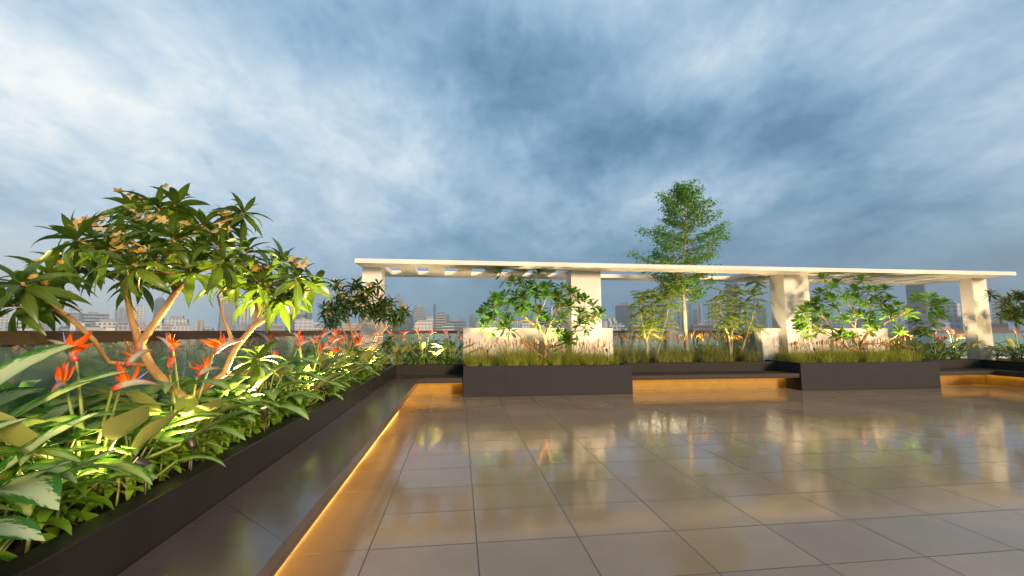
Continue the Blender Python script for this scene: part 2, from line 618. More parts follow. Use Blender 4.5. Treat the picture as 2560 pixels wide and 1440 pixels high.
def bench(label, seats, bases, strips, glossy=(), leds=('led', 'led'), lips=()):
    root = empty("bench", (seats[0][0], seats[0][3], 0))
    tag(root, label, "bench", "low stone benches with lights underneath")
    ox, oy = root.location.x, root.location.y

    def part(name, boxes, mat, bv):
        b = MB()
        for (x0, x1, y0, y1, z0, z1) in boxes:
            b.box(x0 - ox, x1 - ox, y0 - oy, y1 - oy, z0, z1)
        o = b.build(name, mat, root, smooth=False)
        if bv:
            bevel(o, bv)
    for k, q in enumerate(seats):
        part("seat", [q], M['seat'] if k in glossy else M['matteseat'], 0.005)
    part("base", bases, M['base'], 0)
    for s_, lm in zip(strips, leds):
        part("light_strip", [s_], M[lm], 0)
    for q in lips:
        part("light_shield", [q], M['matteseat'], 0)  # added unseen lip that keeps the strip's reflection off the floor


ST, SB = 0.336, 0.250
bench("long dark bench along the left planter turning the far left corner",
      [(-1.198, -0.70, -1.0, 7.818, SB, ST), (-1.198, 0.078, 7.82, 8.418, SB, ST)],
      [(-1.198, -1.15, -1.0, 8.188, 0.002, SB - 0.002), (-1.198, 0.078, 8.19, 8.40, 0.002, SB - 0.002)],
      [(-1.145, -1.075, -1.0, 8.05, SB - 0.006, SB - 0.001), (-0.98, 0.07, 8.10, 8.185, SB - 0.006, SB - 0.001)], (0,), ('ledsoft', 'led'), [(-0.98, 0.075, 8.075, 8.09, SB - 0.025, SB - 0.001)])
bench("straight middle bench between the two big box planters",
      [(3.292, 6.828, 7.82, 8.418, SB, ST)], [(3.292, 6.828, 8.19, 8.40, 0.002, SB - 0.002)],
      [(3.32, 6.80, 8.10, 8.185, SB - 0.006, SB - 0.001)], lips=[(3.295, 6.825, 8.075, 8.09, SB - 0.025, SB - 0.001)])
bench("far right bench that turns the corner toward the right edge",
      [(10.052, 12.0, 7.82, 8.418, SB, ST), (11.45, 12.0, 2.0, 7.818, SB, ST)],
      [(10.052, 11.73, 8.19, 8.40, 0.002, SB - 0.002), (11.732, 11.95, 2.0, 8.40, 0.002, SB - 0.002)],
      [(10.08, 11.60, 8.10, 8.185, SB - 0.006, SB - 0.001), (11.64, 11.725, 2.0, 8.17, SB - 0.006, SB - 0.001)], lips=[(10.055, 11.60, 8.075, 8.09, SB - 0.025, SB - 0.001), (11.61, 11.625, 2.0, 8.09, SB - 0.025, SB - 0.001)])

# low white walls
for (x0, x1), nm in zip([(0.08, 3.30), (6.81, 10.06)],
                        ["low white wall behind the left frangipani, lit from below", "low white wall behind the right frangipani, lit from below"]):
    mb = MB()
    mb.box(x0 - (x0 + x1) / 2, x1 - (x0 + x1) / 2, -0.125, 0.125, 0.0, 1.25)
    o = bevel(mb.build("low_wall", M['white'], smooth=False, loc=((x0 + x1) / 2, 8.925, 0)), 0.006)
    tag(o, nm, "wall", "low white walls")

# pergola
h = 1.26
ZU, ZT = 2.46, 2.545
root = empty("pergola", (5.38, 8.85, 0))
tag(root, "long white pergola with a thin pierced flat roof on four columns", "pergola")
xs = [-1.96]
open_cols = []
for k in range(7):
    c = h * (-1.10 + 0.47 * k)
    xs += [c - 0.14, c + 0.14]
    open_cols.append(len(xs) - 2)
xs += [2.98, 6.716]
open_cols.append(len(xs) - 2)
for k in range(7):
    c = h * (6.55 + 0.47 * k)
    xs += [c - 0.14, c + 0.14]
    open_cols.append(len(xs) - 2)
xs += [12.72]
ys = [8.08, 8.58, 9.65, 10.12]
mb = MB()
nx, ny = len(xs) - 1, len(ys) - 1
solid = lambda i, j: 0 <= i < nx and 0 <= j < ny and not (j == 1 and i in open_cols)
vid = {}


def pv(i, j, top):
    k = (i, j, top)
    if k not in vid:
        vid[k] = mb.vert((xs[i] - 5.38, ys[j] - 8.85, ZT if top else ZU))
    return vid[k]


for i in range(nx):
    for j in range(ny):
        if not solid(i, j):
            continue
        mb.face((pv(i, j, 1), pv(i + 1, j, 1), pv(i + 1, j + 1, 1), pv(i, j + 1, 1)))
        mb.face((pv(i, j, 0), pv(i, j + 1, 0), pv(i + 1, j + 1, 0), pv(i + 1, j, 0)))
        if not solid(i, j - 1):
            mb.face((pv(i, j, 0), pv(i + 1, j, 0), pv(i + 1, j, 1), pv(i, j, 1)))
        if not solid(i, j + 1):
            mb.face((pv(i + 1, j + 1, 0), pv(i, j + 1, 0), pv(i, j + 1, 1), pv(i + 1, j + 1, 1)))
        if not solid(i - 1, j):
            mb.face((pv(i, j + 1, 0), pv(i, j, 0), pv(i, j, 1), pv(i, j + 1, 1)))
        if not solid(i + 1, j):
            mb.face((pv(i + 1, j, 0), pv(i + 1, j + 1, 0), pv(i + 1, j + 1, 1), pv(i + 1, j, 1)))
mb.build("roof", M['white'], root, smooth=False)
for (x0, x1, y0, y1) in ((-1.94, -1.57, 8.63, 9.07), (2.341, 2.996, 8.63, 9.07), (7.295, 7.918, 8.63, 9.07), (12.29, 12.70, 8.63, 8.90)):
    mb = MB()
    cx, cy = (x0 + x1) / 2, (y0 + y1) / 2
    mb.box(x0 - cx, x1 - cx, y0 - cy, y1 - cy, 0.0, ZU)
    bevel(mb.build("column", M['white'], root, smooth=False, loc=(cx - 5.38, cy - 8.85, 0)), 0.006)


# glass balustrades
def balustrade(label, p0, p1, nseg, matr, top=1.197):
    root = empty("balustrade", (p0[0], p0[1], 0))
    tag(root, label, "railing")
    dx, dy = p1[0] - p0[0], p1[1] - p0[1]
    L = math.hypot(dx, dy)
    root.rotation_euler = (0, 0, math.atan2(dy, dx))
    b = MB()
    b.box(-0.035, L + 0.035, -0.035, 0.035, top - 0.064, top)
    bevel(b.build("top_rail", matr, root, smooth=False), 0.004)
    b = MB()
    b.box(0, L, -0.06, 0.06, 0.0, 0.52)
    b.build("curb", M['curb'], root, smooth=False)
    for k in range(nseg):
        g = MB()
        g.box(L * k / nseg + 0.006, L * (k + 1) / nseg - 0.006, -0.006, 0.006, 0.5205, top - 0.065)
        g.build("glass_panel", M['glass'], root, smooth=False)


balustrade("glass railing with a brown wooden top rail along the left side", (-2.06, -1.0), (-2.06, 9.5), 7, M['railx'])
balustrade("glass railing with a dark top rail along the far side behind the pergola", (-2.06, 9.62), (16.0, 9.62), 12, M['railx'])

# ------------------------------------------------------------------ leaf profiles
lance = lambda t: (math.sin(PI * min(1, t ** 0.8)) ** 1.05) if t < 1 else 0.0
obov = lambda t: (math.sin(PI * min(1, (t * 0.93 + 0.0)) ** 1.7) ** 0.75 if 0 < t else 0.05) if t < 1 else 0.18
paddle = lambda t: max(0.04, math.sin(PI * min(1, 0.05 + 0.95 * t ** 0.8)) ** 0.6) if t < 1 else 0.0
blade = lambda t: (0.75 + 0.25 * t) * (1 - t) ** 0.5 if t < 1 else 0.0
oval = lambda t: math.sin(PI * min(1, 0.03 + 0.97 * t)) ** 0.7 if t < 1 else 0.0


def grow(base, limbs, tips, rng, rtip=0.006, pw=0.46, rmax=1.0, bend=0.35):
    """joins every tip to the skeleton; returns list of (points, radii) and tip directions"""
    P, par, kids = [Vector(base)], [-1], {}

    def add(p, i):
        P.append(Vector(p))
        par.append(i)
        return len(P) - 1
    for limb in limbs:
        i = min(range(len(P)), key=lambda k: (P[k] - Vector(limb[0])).length)
        for p in limb:
            if (P[i] - Vector(p)).length > 1e-4:
                i = add(p, i)
    dist = [0.0] * len(P)
    for k in range(1, len(P)):
        dist[k] = dist[par[k]] + (P[k] - P[par[k]]).length
    tipids = []
    B = Vector(base)
    for tp in sorted(tips, key=lambda q: (Vector(q) - B).length):
        tp = Vector(tp)
        best, bi = 1e9, 0
        for k in range(len(P)):
            if k in tipids:
                continue
            v = tp - P[k]
            d = v.length
            if d < 1e-6:
                continue
            cost = d + 0.28 * dist[k] + max(0, P[k].z - tp.z + 0.05) * 1.5
            if par[k] >= 0:
                td = (P[k] - P[par[k]]).normalized()
                cost += 0.4 * d * (1 - td.dot(v / d)) * 0.5
            if cost < best:
                best, bi = cost, k
        a = P[bi]
        td = (a - P[par[bi]]).normalized() if par[bi] >= 0 else Vector((0, 0, 1))
        d = (tp - a).length
        c1 = a + (td * 0.5 + (tp - a).normalized() * 0.6) * d * 0.35
        c2 = tp - (Vector((0, 0, 1)) * 0.55 + (tp - a).normalized() * 0.5) * d * 0.3
        n = max(3, min(7, int(d / 0.09)))
        i = bi
        for s_ in range(1, n + 1):
            t = s_ / n
            q = a * (1 - t) ** 3 + c1 * 3 * t * (1 - t) ** 2 + c2 * 3 * t * t * (1 - t) + tp * t ** 3
            if s_ < n:
                q = q + Vector((rng.uniform(-1, 1), rng.uniform(-1, 1), rng.uniform(-1, 1))) * d * 0.025
            j = add(q, i)
            dist.append(dist[i] + (P[j] - P[i]).length)
            i = j
        tipids.append(i)
    for k in range(1, len(P)):
        kids.setdefault(par[k], []).append(k)
    cnt = [0] * len(P)
    for k in range(len(P) - 1, -1, -1):
        if k not in kids:
            cnt[k] = 1
        if par[k] >= 0:
            cnt[par[k]] += cnt[k]
    rad = [min(rmax, rtip * cnt[k] ** pw * 1.0) for k in range(len(P))]
    chains = []
    stack = [(0, None)]
    while stack:
        k, fr = stack.pop()
        ch = [fr] if fr is not None else []
        ch.append(k)
        while k in kids:
            ks = sorted(kids[k], key=lambda q: -cnt[q])
            for q in ks[1:]:
                stack.append((q, k))
            k = ks[0]
            ch.append(k)
        r = [rad[q] for q in ch]
        if fr is not None:
            r[0] = min(rad[fr], rad[ch[1]] * 1.25)
        chains.append(([P[q] for q in ch], r))
    tipinfo = [(P[i], (P[i] - P[par[i]]).normalized()) for i in tipids]
    return chains, tipinfo


def whorl(mb, p, ax, n, L, W, prof, rng, droop=0.8, lo=25, hi=110, segs=6, fold=0.25, jitter=0.15, wave=0.0):
    ax = (ax + Vector((0, 0, 0.8))).normalized()
    o1 = ax.orthogonal().normalized()
    o2 = ax.cross(o1)
    for i in range(n):
        f = (i + 0.5) / n
        az = i * 2.39996 + rng.uniform(-jitter, jitter)
        el = R(lo + (hi - lo) * f ** 0.8 + rng.uniform(-8, 8))
        side = o1 * math.cos(az) + o2 * math.sin(az)
        d = ax * math.cos(el) + side * math.sin(el)
        base = p - ax * (0.16 * L * f)
        sc = rng.uniform(0.78, 1.12) * (0.72 + 0.28 * min(1, f * 2))
        mb.leaf(base, d, ax, L * sc, W * sc * rng.uniform(.9, 1.1), droop * rng.uniform(0.5, 1.3), fold, segs, prof, twist=rng.uniform(-0.35, 0.35), wave=wave, rng=rng)


def blossoms(mb, p, ax, n, size, rng, spread):
    for _ in range(n):
        q = p + Vector((rng.uniform(-1, 1), rng.uniform(-1, 1), rng.uniform(0.0, 0.8))) * spread
        nrm = (Vector((rng.uniform(-.8, .8), rng.uniform(-.9, .5), 0.6))).normalized()
        o1 = nrm.orthogonal().normalized()
        o2 = nrm.cross(o1)
        for k in range(5):
            a = 2 * PI * k / 5 + rng.uniform(-.15, .15)
            d = (o1 * math.cos(a) + o2 * math.sin(a)) * 0.85 + nrm * 0.5
            mb.leaf(q, d, nrm, size * rng.uniform(.8, 1.1), size * 0.62, 0.5, -0.15, 3, oval)


# ------------------------------------------------------------------ flowering tree (three of them)
def make_flowering_tree():
    rng = random.Random(11)
    org = Vector((-1.66, 2.75, SOIL))
    root = empty("flowering_tree", org)
    T = [(55, 705, 2.05), (190, 595, 2.3), (330, 660, 2.25), (395, 515, 2.75), (455, 590, 2.7), (300, 590, 2.6), (480, 670, 2.45), (610, 530, 3.0), (615, 625, 2.75),
         (705, 650, 3.15), (650, 705, 2.8), (785, 705, 3.1), (560, 690, 3.0), (700, 745, 2.85), 
         (240, 660, 2.8), (370, 580, 2.5), (545, 610, 2.5), (645, 895, 2.75), (745, 690, 2.65), (330, 520, 3.05), (120, 680, 2.5), (350, 700, 3.0), (620, 690, 3.2), (270, 620, 2.35), (510, 560, 2.8), (430, 590, 2.4), (560, 650, 2.45), (680, 665, 3.25), (640, 740, 3.15), (740, 730, 2.9), (390, 640, 2.55), (570, 560, 3.1), (90, 740, 2.35), (440, 510, 2.85), (230, 590, 2.55), (150, 650, 2.65), (500, 620, 3.1), (590, 690, 2.9), (420, 650, 2.95), (345, 560, 2.9), (30, 760, 2.25)]
    tips = [at(*q) for q in T]
    base = at(500, 1075, 2.75)
    base.z = SOIL - 0.02
    lim = [[base, at(470, 1000, 2.72), at(415, 960, 2.68), at(375, 915, 2.65), at(350, 860, 2.62), at(330, 800, 2.6), at(320, 745, 2.6)],
           [at(375, 915, 2.65), at(270, 905, 2.5), at(235, 850, 2.4), at(170, 790, 2.3), at(110, 745, 2.2)],
           [at(350, 860, 2.62), at(400, 790, 2.6), at(440, 730, 2.6)],
           [at(470, 1000, 2.72), at(560, 935, 2.8), at(588, 870, 2.85), at(635, 815, 2.9), at(660, 755, 2.92)],
           [at(588, 870, 2.85), at(560, 800, 2.85), at(545, 740, 2.85)],
           [at(635, 815, 2.9), at(700, 775, 2.95), at(745, 735, 3.0)],
           [at(560, 935, 2.8), at(615, 935, 2.75)]]
    chains, info = grow(base, lim, tips, rng, 0.0062, 0.42, 0.027)
    tr = MB()
    for pts, r in chains:
        tr.tube([p - org for p in pts], r, 8)
    tr.build("trunk", M['bark'], root)
    cr = MB()
    for p, d in info:
        whorl(cr, p - org, d, 18, 0.225, 0.052, lance, rng, 1.25, 5, 120, 7, 0.32)
    cr.build("crown", M['bigleaf'], root)
    for i, (p, d) in enumerate(info):
        if p.z > 1.35 and rng.random() < 0.5:
            fl = MB()
            blossoms(fl, p - org + Vector((0, 0, 0.05)), d, rng.randint(5, 9), 0.034, rng, 0.06)
            fl.build("flower_cluster", M['yellow'], root)
    return root


ft = make_flowering_tree()
tag(ft, "large flowering tree with glossy leaves and cream flowers, nearest at the left", "tree", "small flowering trees")
for (x, y, lab, s_) in ((-1.62, 7.35, "smaller looking flowering tree in front of the leftmost white column", 1.0),
                        (12.45, 7.75, "flowering tree cut off by the right edge, beside the last column", 1.0)):
    c = copy_tree(ft)
    c.location = (x, y, SOIL)
    c.scale = (s_, s_, s_)
    c["label"] = lab


# ------------------------------------------------------------------ frangipani shrubs
def make_frangipani(label, ox, T, base_px, limbs, seed):
    rng = random.Random(seed)
    org = at(base_px[0], base_px[1], 8.3)
    org.z = 0.48
    root = empty("frangipani_tree", org)
    tag(root, label, "tree", "frangipani trees in the big box planters")
    tips = [at(px, py, 8.3 + rng.uniform(-0.42, 0.36)) for px, py in T]
    lim = [[at(px, py, 8.3 + dy) for (px, py, dy) in l] for l in limbs]
    for q in list(tips):
        if rng.random() < 0.32:
            tips.append(q + Vector((rng.uniform(-.2, .2), rng.uniform(-.3, .2), rng.uniform(-.2, -.05))))
    chains, info = grow(org, lim, tips, rng, 0.0066, 0.45, 0.055)
    tr = MB()
    for pts, r in chains:
        tr.tube([p - org for p in pts], r, 7)
    tr.build("trunk", M['bark'], root)
    cr = MB()
    for p, d in info:
        whorl(cr, p - org, d, rng.randint(18, 24), 0.205, 0.072, obov, rng, 0.45, 8, 92, 5, 0.22)
        if rng.random() < 0.6:
            whorl(cr, p - org - d * 0.13 - Vector((0, 0, 0.05)), d, 8, 0.185, 0.068, obov, rng, 0.6, 55, 112, 5, 0.2)
    cr.build("crown", M['plumleaf'], root)
    return root


T1 = [(605, 250), (735, 330), (980, 260), (1075, 385), (1225, 400), (1330, 450), (1450, 520), (1530, 580), (1550, 690), (1380, 500), (920, 370), (870, 420), (760, 480), (640, 480), (560, 545), (480, 600),
      (420, 660), (440, 770), (520, 690), (640, 700), (720, 560), (830, 500), (950, 450), (1060, 480), (1160, 470), (1210, 700), (1400, 660), (1480, 720), (1170, 850), (1250, 880), (990, 610), (880, 610), (645, 790), (1040, 690), (1290, 580)]
T1 = [(1100 + x / 4, 620 + y / 4) for x, y in T1]
L1 = [[(1362, 893, 0), (1366, 872, 0), (1364, 845, .02), (1352, 825, .03), (1342, 800, .05), (1340, 775, .05)],
      [(1364, 845, .02), (1375, 815, -.05), (1385, 790, -.08), (1398, 770, -.1)],
      [(1362, 893, 0), (1345, 885, -.05), (1330, 872, -.08), (1310, 860, -.1), (1300, 840, -.12), (1272, 818, -.15), (1240, 795, -.15)],
      [(1366, 872, 0), (1400, 852, .1), (1418, 832, .12)],
      [(1352, 825, .03), (1320, 800, .1), (1290, 775, .15), (1275, 750, .15)],
      [(1375, 815, -.05), (1430, 808, -.1), (1465, 795, -.12)]]
make_frangipani("left frangipani shrub in the box planter under the pierced roof bay", 0, T1, (1362, 893), L1, 5)
T2 = [(555, 225), (690, 270), (940, 240), (1170, 330), (640, 320), (520, 370), (860, 340), (1010, 340), (1075, 350), (410, 510), (345, 560), (330, 650), (490, 660), (600, 620), (680, 520), (780, 430), (900, 420), (1020, 480), (1090, 430), (1200, 430), (1280, 500), (1180, 540),
      (1400, 570), (1500, 420), (1620, 410), (1650, 500), (1690, 600), (1480, 660), (1230, 580), (760, 640), (850, 580), (950, 600), (720, 790), (850, 810), (1320, 760), (1560, 770), (660, 430), (1040, 600)]
T2 = [(1920 + x / 4, 640 + y / 4) for x, y in T2]
L2 = [[(2152, 880, 0), (2153, 862, 0), (2147, 840, .03), (2138, 820, .05), (2140, 795, .05)],
      [(2153, 862, 0), (2165, 838, -.05), (2190, 820, -.1), (2225, 800, -.15), (2255, 785, -.15), (2290, 770, -.15)],
      [(2152, 880, 0), (2120, 872, -.05), (2104, 850, -.08), (2085, 838, -.1), (2050, 822, -.12), (2020, 805, -.12)],
      [(2138, 820, .05), (2110, 790, .1), (2085, 765, .12)],
      [(2153, 862, 0), (2200, 858, .1), (2250, 842, .12), (2290, 820, .12)],
      [(2255, 785, -.15), (2300, 745, -.15)]]
make_frangipani("right frangipani shrub with one long branch reaching toward the last column", 0, T2, (2152, 880), L2, 9)


# ------------------------------------------------------------------ tall tree in the open bay
def make_tall_tree():
    rng = random.Random(21)
    org = Vector((5.14, 9.1, SOIL))
    root = empty("tall_tree", org)
    tag(root, "tall slender young tree rising through the open bay of the pergola", "tree")
    top = 4.62
    cx = lambda z: 0.05 * math.sin(z * 2.1) + 0.035 * (z - SOIL)
    pts = [Vector((cx(SOIL + (top - SOIL) * k / 16) - cx(SOIL), 0.03 * math.sin(k * .9), (top - SOIL) * k / 16)) for k in range(17)]
    tr = MB()
    tr.tube(pts, [0.046 * (1 - k / 16) ** 0.8 + 0.006 for k in range(17)], 8)
    cr = MB()

    def leafspray(p, d, n, spread):
        for _ in range(n):
            q = p + Vector((rng.gauss(0, 1), rng.gauss(0, 1), rng.gauss(0, .6))) * spread
            dd = Vector((rng.uniform(-1, 1), rng.uniform(-1, 1), rng.uniform(-.7, .25))) + d * 0.6
            cr.leaf(q, dd, Vector((rng.uniform(-.7, .9), rng.uniform(-1.3, .3), .7)), rng.uniform(.055, .095), rng.uniform(.026, .042), 0.4, 0.2, 2, oval)
    nb = 60
    for k in range(nb):
        f = k / (nb - 1)
        z = 1.92 + (top - 0.12 - 1.92) * f
        # pyramidal outline: wide a third of the way up, tapering to the tip
        w = 1.0 * (min(1, 0.66 + f * 1.4) if f < 0.25 else (1 - (f - 0.25) / 0.75) ** 0.7 + 0.16)
        w *= rng.uniform(0.6, 1.08)
        az = k * 2.39996 + rng.uniform(-.4, .4)
        d = Vector((math.cos(az), math.sin(az) * 0.8, 0))
        p0 = pts[0].lerp(pts[0], 0)
        zl = z - SOIL
        i = min(15, int(zl / (top - SOIL) * 16))
        p0 = pts[i].lerp(pts[i + 1], zl / (top - SOIL) * 16 - i)
        rise = rng.uniform(0.18, 0.42) * w + (0.12 if f > .6 else 0)
        br = [p0 + d * (w * s_ / 6) + Vector((rng.uniform(-.03, .03), rng.uniform(-.03, .03), rise * (s_ / 6) ** 1.2 - 0.05 * math.sin(PI * s_ / 6))) for s_ in range(7)]
        br[0] = p0
        tr.tube(br, [0.017 * (1 - s_ / 7) * (1.1 - 0.6 * f) + 0.003 for s_ in range(7)], 5)
        for s_ in range(2, 7):
            for side in (-1, 1):
                tl = w * rng.uniform(0.18, 0.36) * (1.25 - s_ / 8)
                td = (d * 0.6 + Vector((-d.y, d.x, 0)) * side * 0.8 + Vector((0, 0, rng.uniform(-.1, .4)))).normalized()
                q = br[s_] + td * tl
                tr.tube([br[s_], br[s_].lerp(q, .55) + Vector((0, 0, .012)), q], [0.005, 0.004, 0.002], 4, cap=False)
                leafspray(q, td, rng.randint(6, 13), 0.07)
                leafspray(br[s_].lerp(q, .5), td, rng.randint(4, 9), 0.06)
        leafspray(br[6], d, rng.randint(10, 16), 0.075)
    leafspray(pts[-1], Vector((0, 0, 1)), 40, 0.08)
    tr.build("trunk", M['palebark'], root)
    cr.build("crown", M['treeleaf'], root)


make_tall_tree()


# ------------------------------------------------------------------ feathery saplings
def make_sapling(label, stems, seed):
    rng = random.Random(seed)
    org = at(stems[0][0][0], stems[0][0][1], 8.9)
    org.z = SOIL
    root = empty("feathery_sapling", org)
    tag(root, label, "tree", "feathery saplings beside the tall tree")
    cr = MB()
    for st in stems:
        dy = rng.uniform(-0.15, 0.2)
        pts = []
        for i, (px, py) in enumerate(st):
            pts.append(at(px, py, 8.9 + dy * i / len(st)) - org)
        pts[0].z = -0.02
        fine = []
        for i in range(len(pts) - 1):
            for s_ in range(4):
                fine.append(pts[i].lerp(pts[i + 1], s_ / 4) + Vector((rng.uniform(-1, 1), rng.uniform(-1, 1), 0)) * 0.006)
        fine.append(pts[-1])
        n = len(fine)
        tb = MB()
        tb.tube(fine, [0.021 * (1 - k / n) + 0.005 for k in range(n)], 6)
        tb.build("trunk", M['palebark'], root)
        start = int(n * 0.34)
        for k in range(start, n):
            for rep in range(6 if k < n - 1 else 8):
                az = k * 2.4 + rep * 1.7 + rng.uniform(-.4, .4)
                f = (k - start) / max(1, n - start)
                L = rng.uniform(0.20, 0.46) * (1.12 - 0.45 * f)
                d = Vector((math.cos(az), math.sin(az) * 0.8, rng.uniform(-0.15, 0.9))).normalized()
                nrm = Vector((rng.uniform(-.35, .35), rng.uniform(-.6, .1), 1)).normalized()
                p = fine[k].copy()
                x = d.cross(nrm).normalized()
                npair = 15
                drp = rng.uniform(0.5, 1.5)
                prevp = p
                rac = [p.copy()]
                for s_ in range(1, npair + 1):
                    t = s_ / npair
                    dd = (d + Vector((0, 0, -drp * t ** 1.5))).normalized()
                    p = p + dd * (L / npair)
                    rac.append(p.copy())
                    ll = 0.072 * math.sin(PI * (0.12 + 0.8 * t)) + 0.012
                    for side in (-1, 1):
                        ld = x * side * 0.85 + dd * 0.6 + Vector((0, 0, -0.25))
                        cr.leaf(p, ld, nrm, ll, 0.0165, 0.5, 0.1, 2, lance)
                cr.tube(rac[::3], 0.0025, 3, cap=False)
    cr.build("crown", M['fern'], root)


make_sapling("feathery light green sapling left of the tall tree trunk",
             [[(1617, 890), (1616, 850), (1604, 805), (1600, 770), (1603, 735)], [(1622, 892), (1618, 850), (1634, 800), (1635, 755), (1628, 728)], [(1635, 895), (1655, 838), (1668, 780), (1677, 740), (1674, 715)]], 31)
make_sapling("feathery light green sapling right of the tall tree, before the third column",
             [[(1826, 895), (1823, 845), (1808, 800), (1800, 768), (1806, 728)], [(1828, 895), (1830, 830), (1842, 790), (1846, 760), (1838, 720)], [(1845, 900), (1862, 850), (1880, 800), (1890, 750), (1888, 705)]], 32)


# ------------------------------------------------------------------ bird of paradise plants
def add_flower(root, p, az, tilt, s_, rng):
    """head: beak-like bract pointing along az/tilt, orange petals fanned above it"""
    fl = empty("flower")
    fl.parent = root
    fl.location = p
    b = MB()
    d = Vector((math.cos(az) * math.cos(tilt), math.sin(az) * math.cos(tilt), math.sin(tilt)))
    side = d.cross(Vector((0, 0, 1)))
    if side.length < 1e-3:
        side = Vector((1, 0, 0))
    side.normalize()
    up = side.cross(d).normalized()
    n = 9
    rings = []
    for i in range(n + 1):
        t = i / n
        c = d * (0.205 * s_ * t) + up * (0.022 * s_ * math.sin(PI * t) - 0.012 * s_ * t * t)
        r = 0.0165 * s_ * (0.55 + 0.9 * math.sin(PI * min(1, t * 0.75 + 0.12))) * (1 - t) ** 0.55 + 0.0008
        ring = []
        for k in range(8):
            a = 2 * PI * k / 8
            ring.append(b.vert(c + side * math.sin(a) * r * 0.72 + up * math.cos(a) * r, (k / 8, t)))
        rings.append(ring)
    for i in range(n):
        for k in range(8):
            b.face((rings[i][k], rings[i][(k + 1) % 8], rings[i + 1][(k + 1) % 8], rings[i + 1][k]))
    b.face(rings[0][::-1])
    b.build("bract", M['bract'], fl)
    pm = MB()
    base = d * 0.075 * s_ + up * 0.016 * s_
    npet = rng.choice((5, 6, 7, 8))
    for k in range(npet):
        f = k / (npet - 1)
        dd = (up * 1.0 + d * (0.55 - 1.55 * f) + side * rng.uniform(-.42, .42)).normalized()
        pm.leaf(base - d * 0.02 * f * s_, dd, d, 0.125 * s_ * rng.uniform(.55, 1.2), 0.032 * s_ * rng.uniform(.7, 1.15), rng.uniform(-.5, .8), 0.35, 5, lance, twist=rng.uniform(-1.2, 1.2))
    pm.build("petals", M['petal'], fl)
    tg = MB()
    tg.tube([base, base + (up * 0.55 + d).normalized() * 0.05 * s_, base + (up * 0.62 + d).normalized() * 0.10 * s_], [0.0035 * s_, 0.005 * s_, 0.001], 5)
    tg.build("tongue", M['tongue'], fl)


def make_strelitzia(seed, nfl=4, leaf_h=1.0, fl_h=0.66):
    rng = random.Random(seed)
    root = empty("bird_of_paradise")
    lv, stt = MB(), MB()
    for i in range(11):
        az = i * 2.39996 + rng.uniform(-.3, .3)
        lean = rng.uniform(0.12, 0.34)
        hgt = rng.uniform(0.22, 0.40) * leaf_h
        b0 = Vector((math.cos(az), math.sin(az), 0)) * 0.03
        tip = b0 + Vector((math.cos(az) * lean, math.sin(az) * lean, hgt))
        mid = b0.lerp(tip, .5) + Vector((0, 0, 0.05)) - Vector((math.cos(az), math.sin(az), 0)) * 0.025
        stt.tube([b0, mid, tip], [0.011, 0.009, 0.007], 6, cap=False)
        d = Vector((math.cos(az) * 0.62, math.sin(az) * 0.62, rng.uniform(0.25, 1.0)))
        lv.leaf(tip, d, Vector((0, 0, 1)) - Vector((math.cos(az), math.sin(az), 0)) * .8, rng.uniform(.26, .36), rng.uniform(.095, .135), rng.uniform(.2, .9), 0.35, 7, paddle, wave=0.05, rng=rng)
    # flower stalks
    heads = [(PI * 0.97, R(48), 0.62, (-.06, 0)), (R(5), R(22), 0.60, (.05, .02)), (R(-60), R(5), 0.50, (-.03, -.05)), (R(-8), R(17), 0.49, (.06, -.04))][:nfl]
    for (az, tilt, hz, (dx, dy)) in heads:
        hz2 = hz * fl_h / 0.62 + rng.uniform(-.02, .02)
        top = Vector((dx * 2 + rng.uniform(-.02, .02), dy * 2, hz2))
        stt.tube([Vector((dx * .4, dy * .4, 0)), Vector((dx * .9, dy * .9, hz2 * .55)), top], [0.010, 0.008, 0.006], 6, cap=False)
        add_flower(root, top, az + rng.uniform(-.45, .45), tilt + rng.uniform(-.22, .22), rng.uniform(.70, .96), rng)
    stt.build("stems", M['stalk'], root)
    lv.build("leaves", M['paddle'], root)
    return root


protos = [make_strelitzia(41), make_strelitzia(42), make_strelitzia(43, 3), make_strelitzia(44), make_strelitzia(45, 4, 1.0, 0.62)]
rngp = random.Random(77)
ordn = ["first", "second", "third", "fourth", "fifth", "sixth", "seventh", "eighth", "ninth", "tenth", "eleventh", "twelfth"]
used = [False] * 5
GP = "bird of paradise plants"


LAMPS = [(-1.275, 1.98), (-1.275, 2.28), (-1.275, 3.05), (-1.275, 4.30), (-1.275, 5.40), (-1.275, 6.60), (-0.45, 8.50), (6.45, 8.52), (11.45, 8.52), (12.14, 7.10)]
for xa, xb in BX:
    LAMPS += [(xa + 0.45, 7.90), (xa + 1.6, 7.90), (xb - 0.45, 7.90)]
LAMPS += [(4.1, 8.53), (5.05, 8.53), (6.05, 8.53)]


def put_proto(plist, used_, i, loc, rz, sc, label, cat, group):
    if cat in ("leafy plant", "grass clump") and any(math.hypot(loc[0] - a, loc[1] - b) < (0.17 if cat == "grass clump" else 0.10 if "low" in label else 0.24) for a, b in LAMPS):
        return None
    if not used_[i]:
        o = plist[i]
        used_[i] = True
    else:
        o = copy_tree(plist[i])
    o.location = loc
    o.rotation_euler = (0, 0, rz)
    o.scale = (sc, sc, sc)
    return tag(o, label, cat, group, "thing")


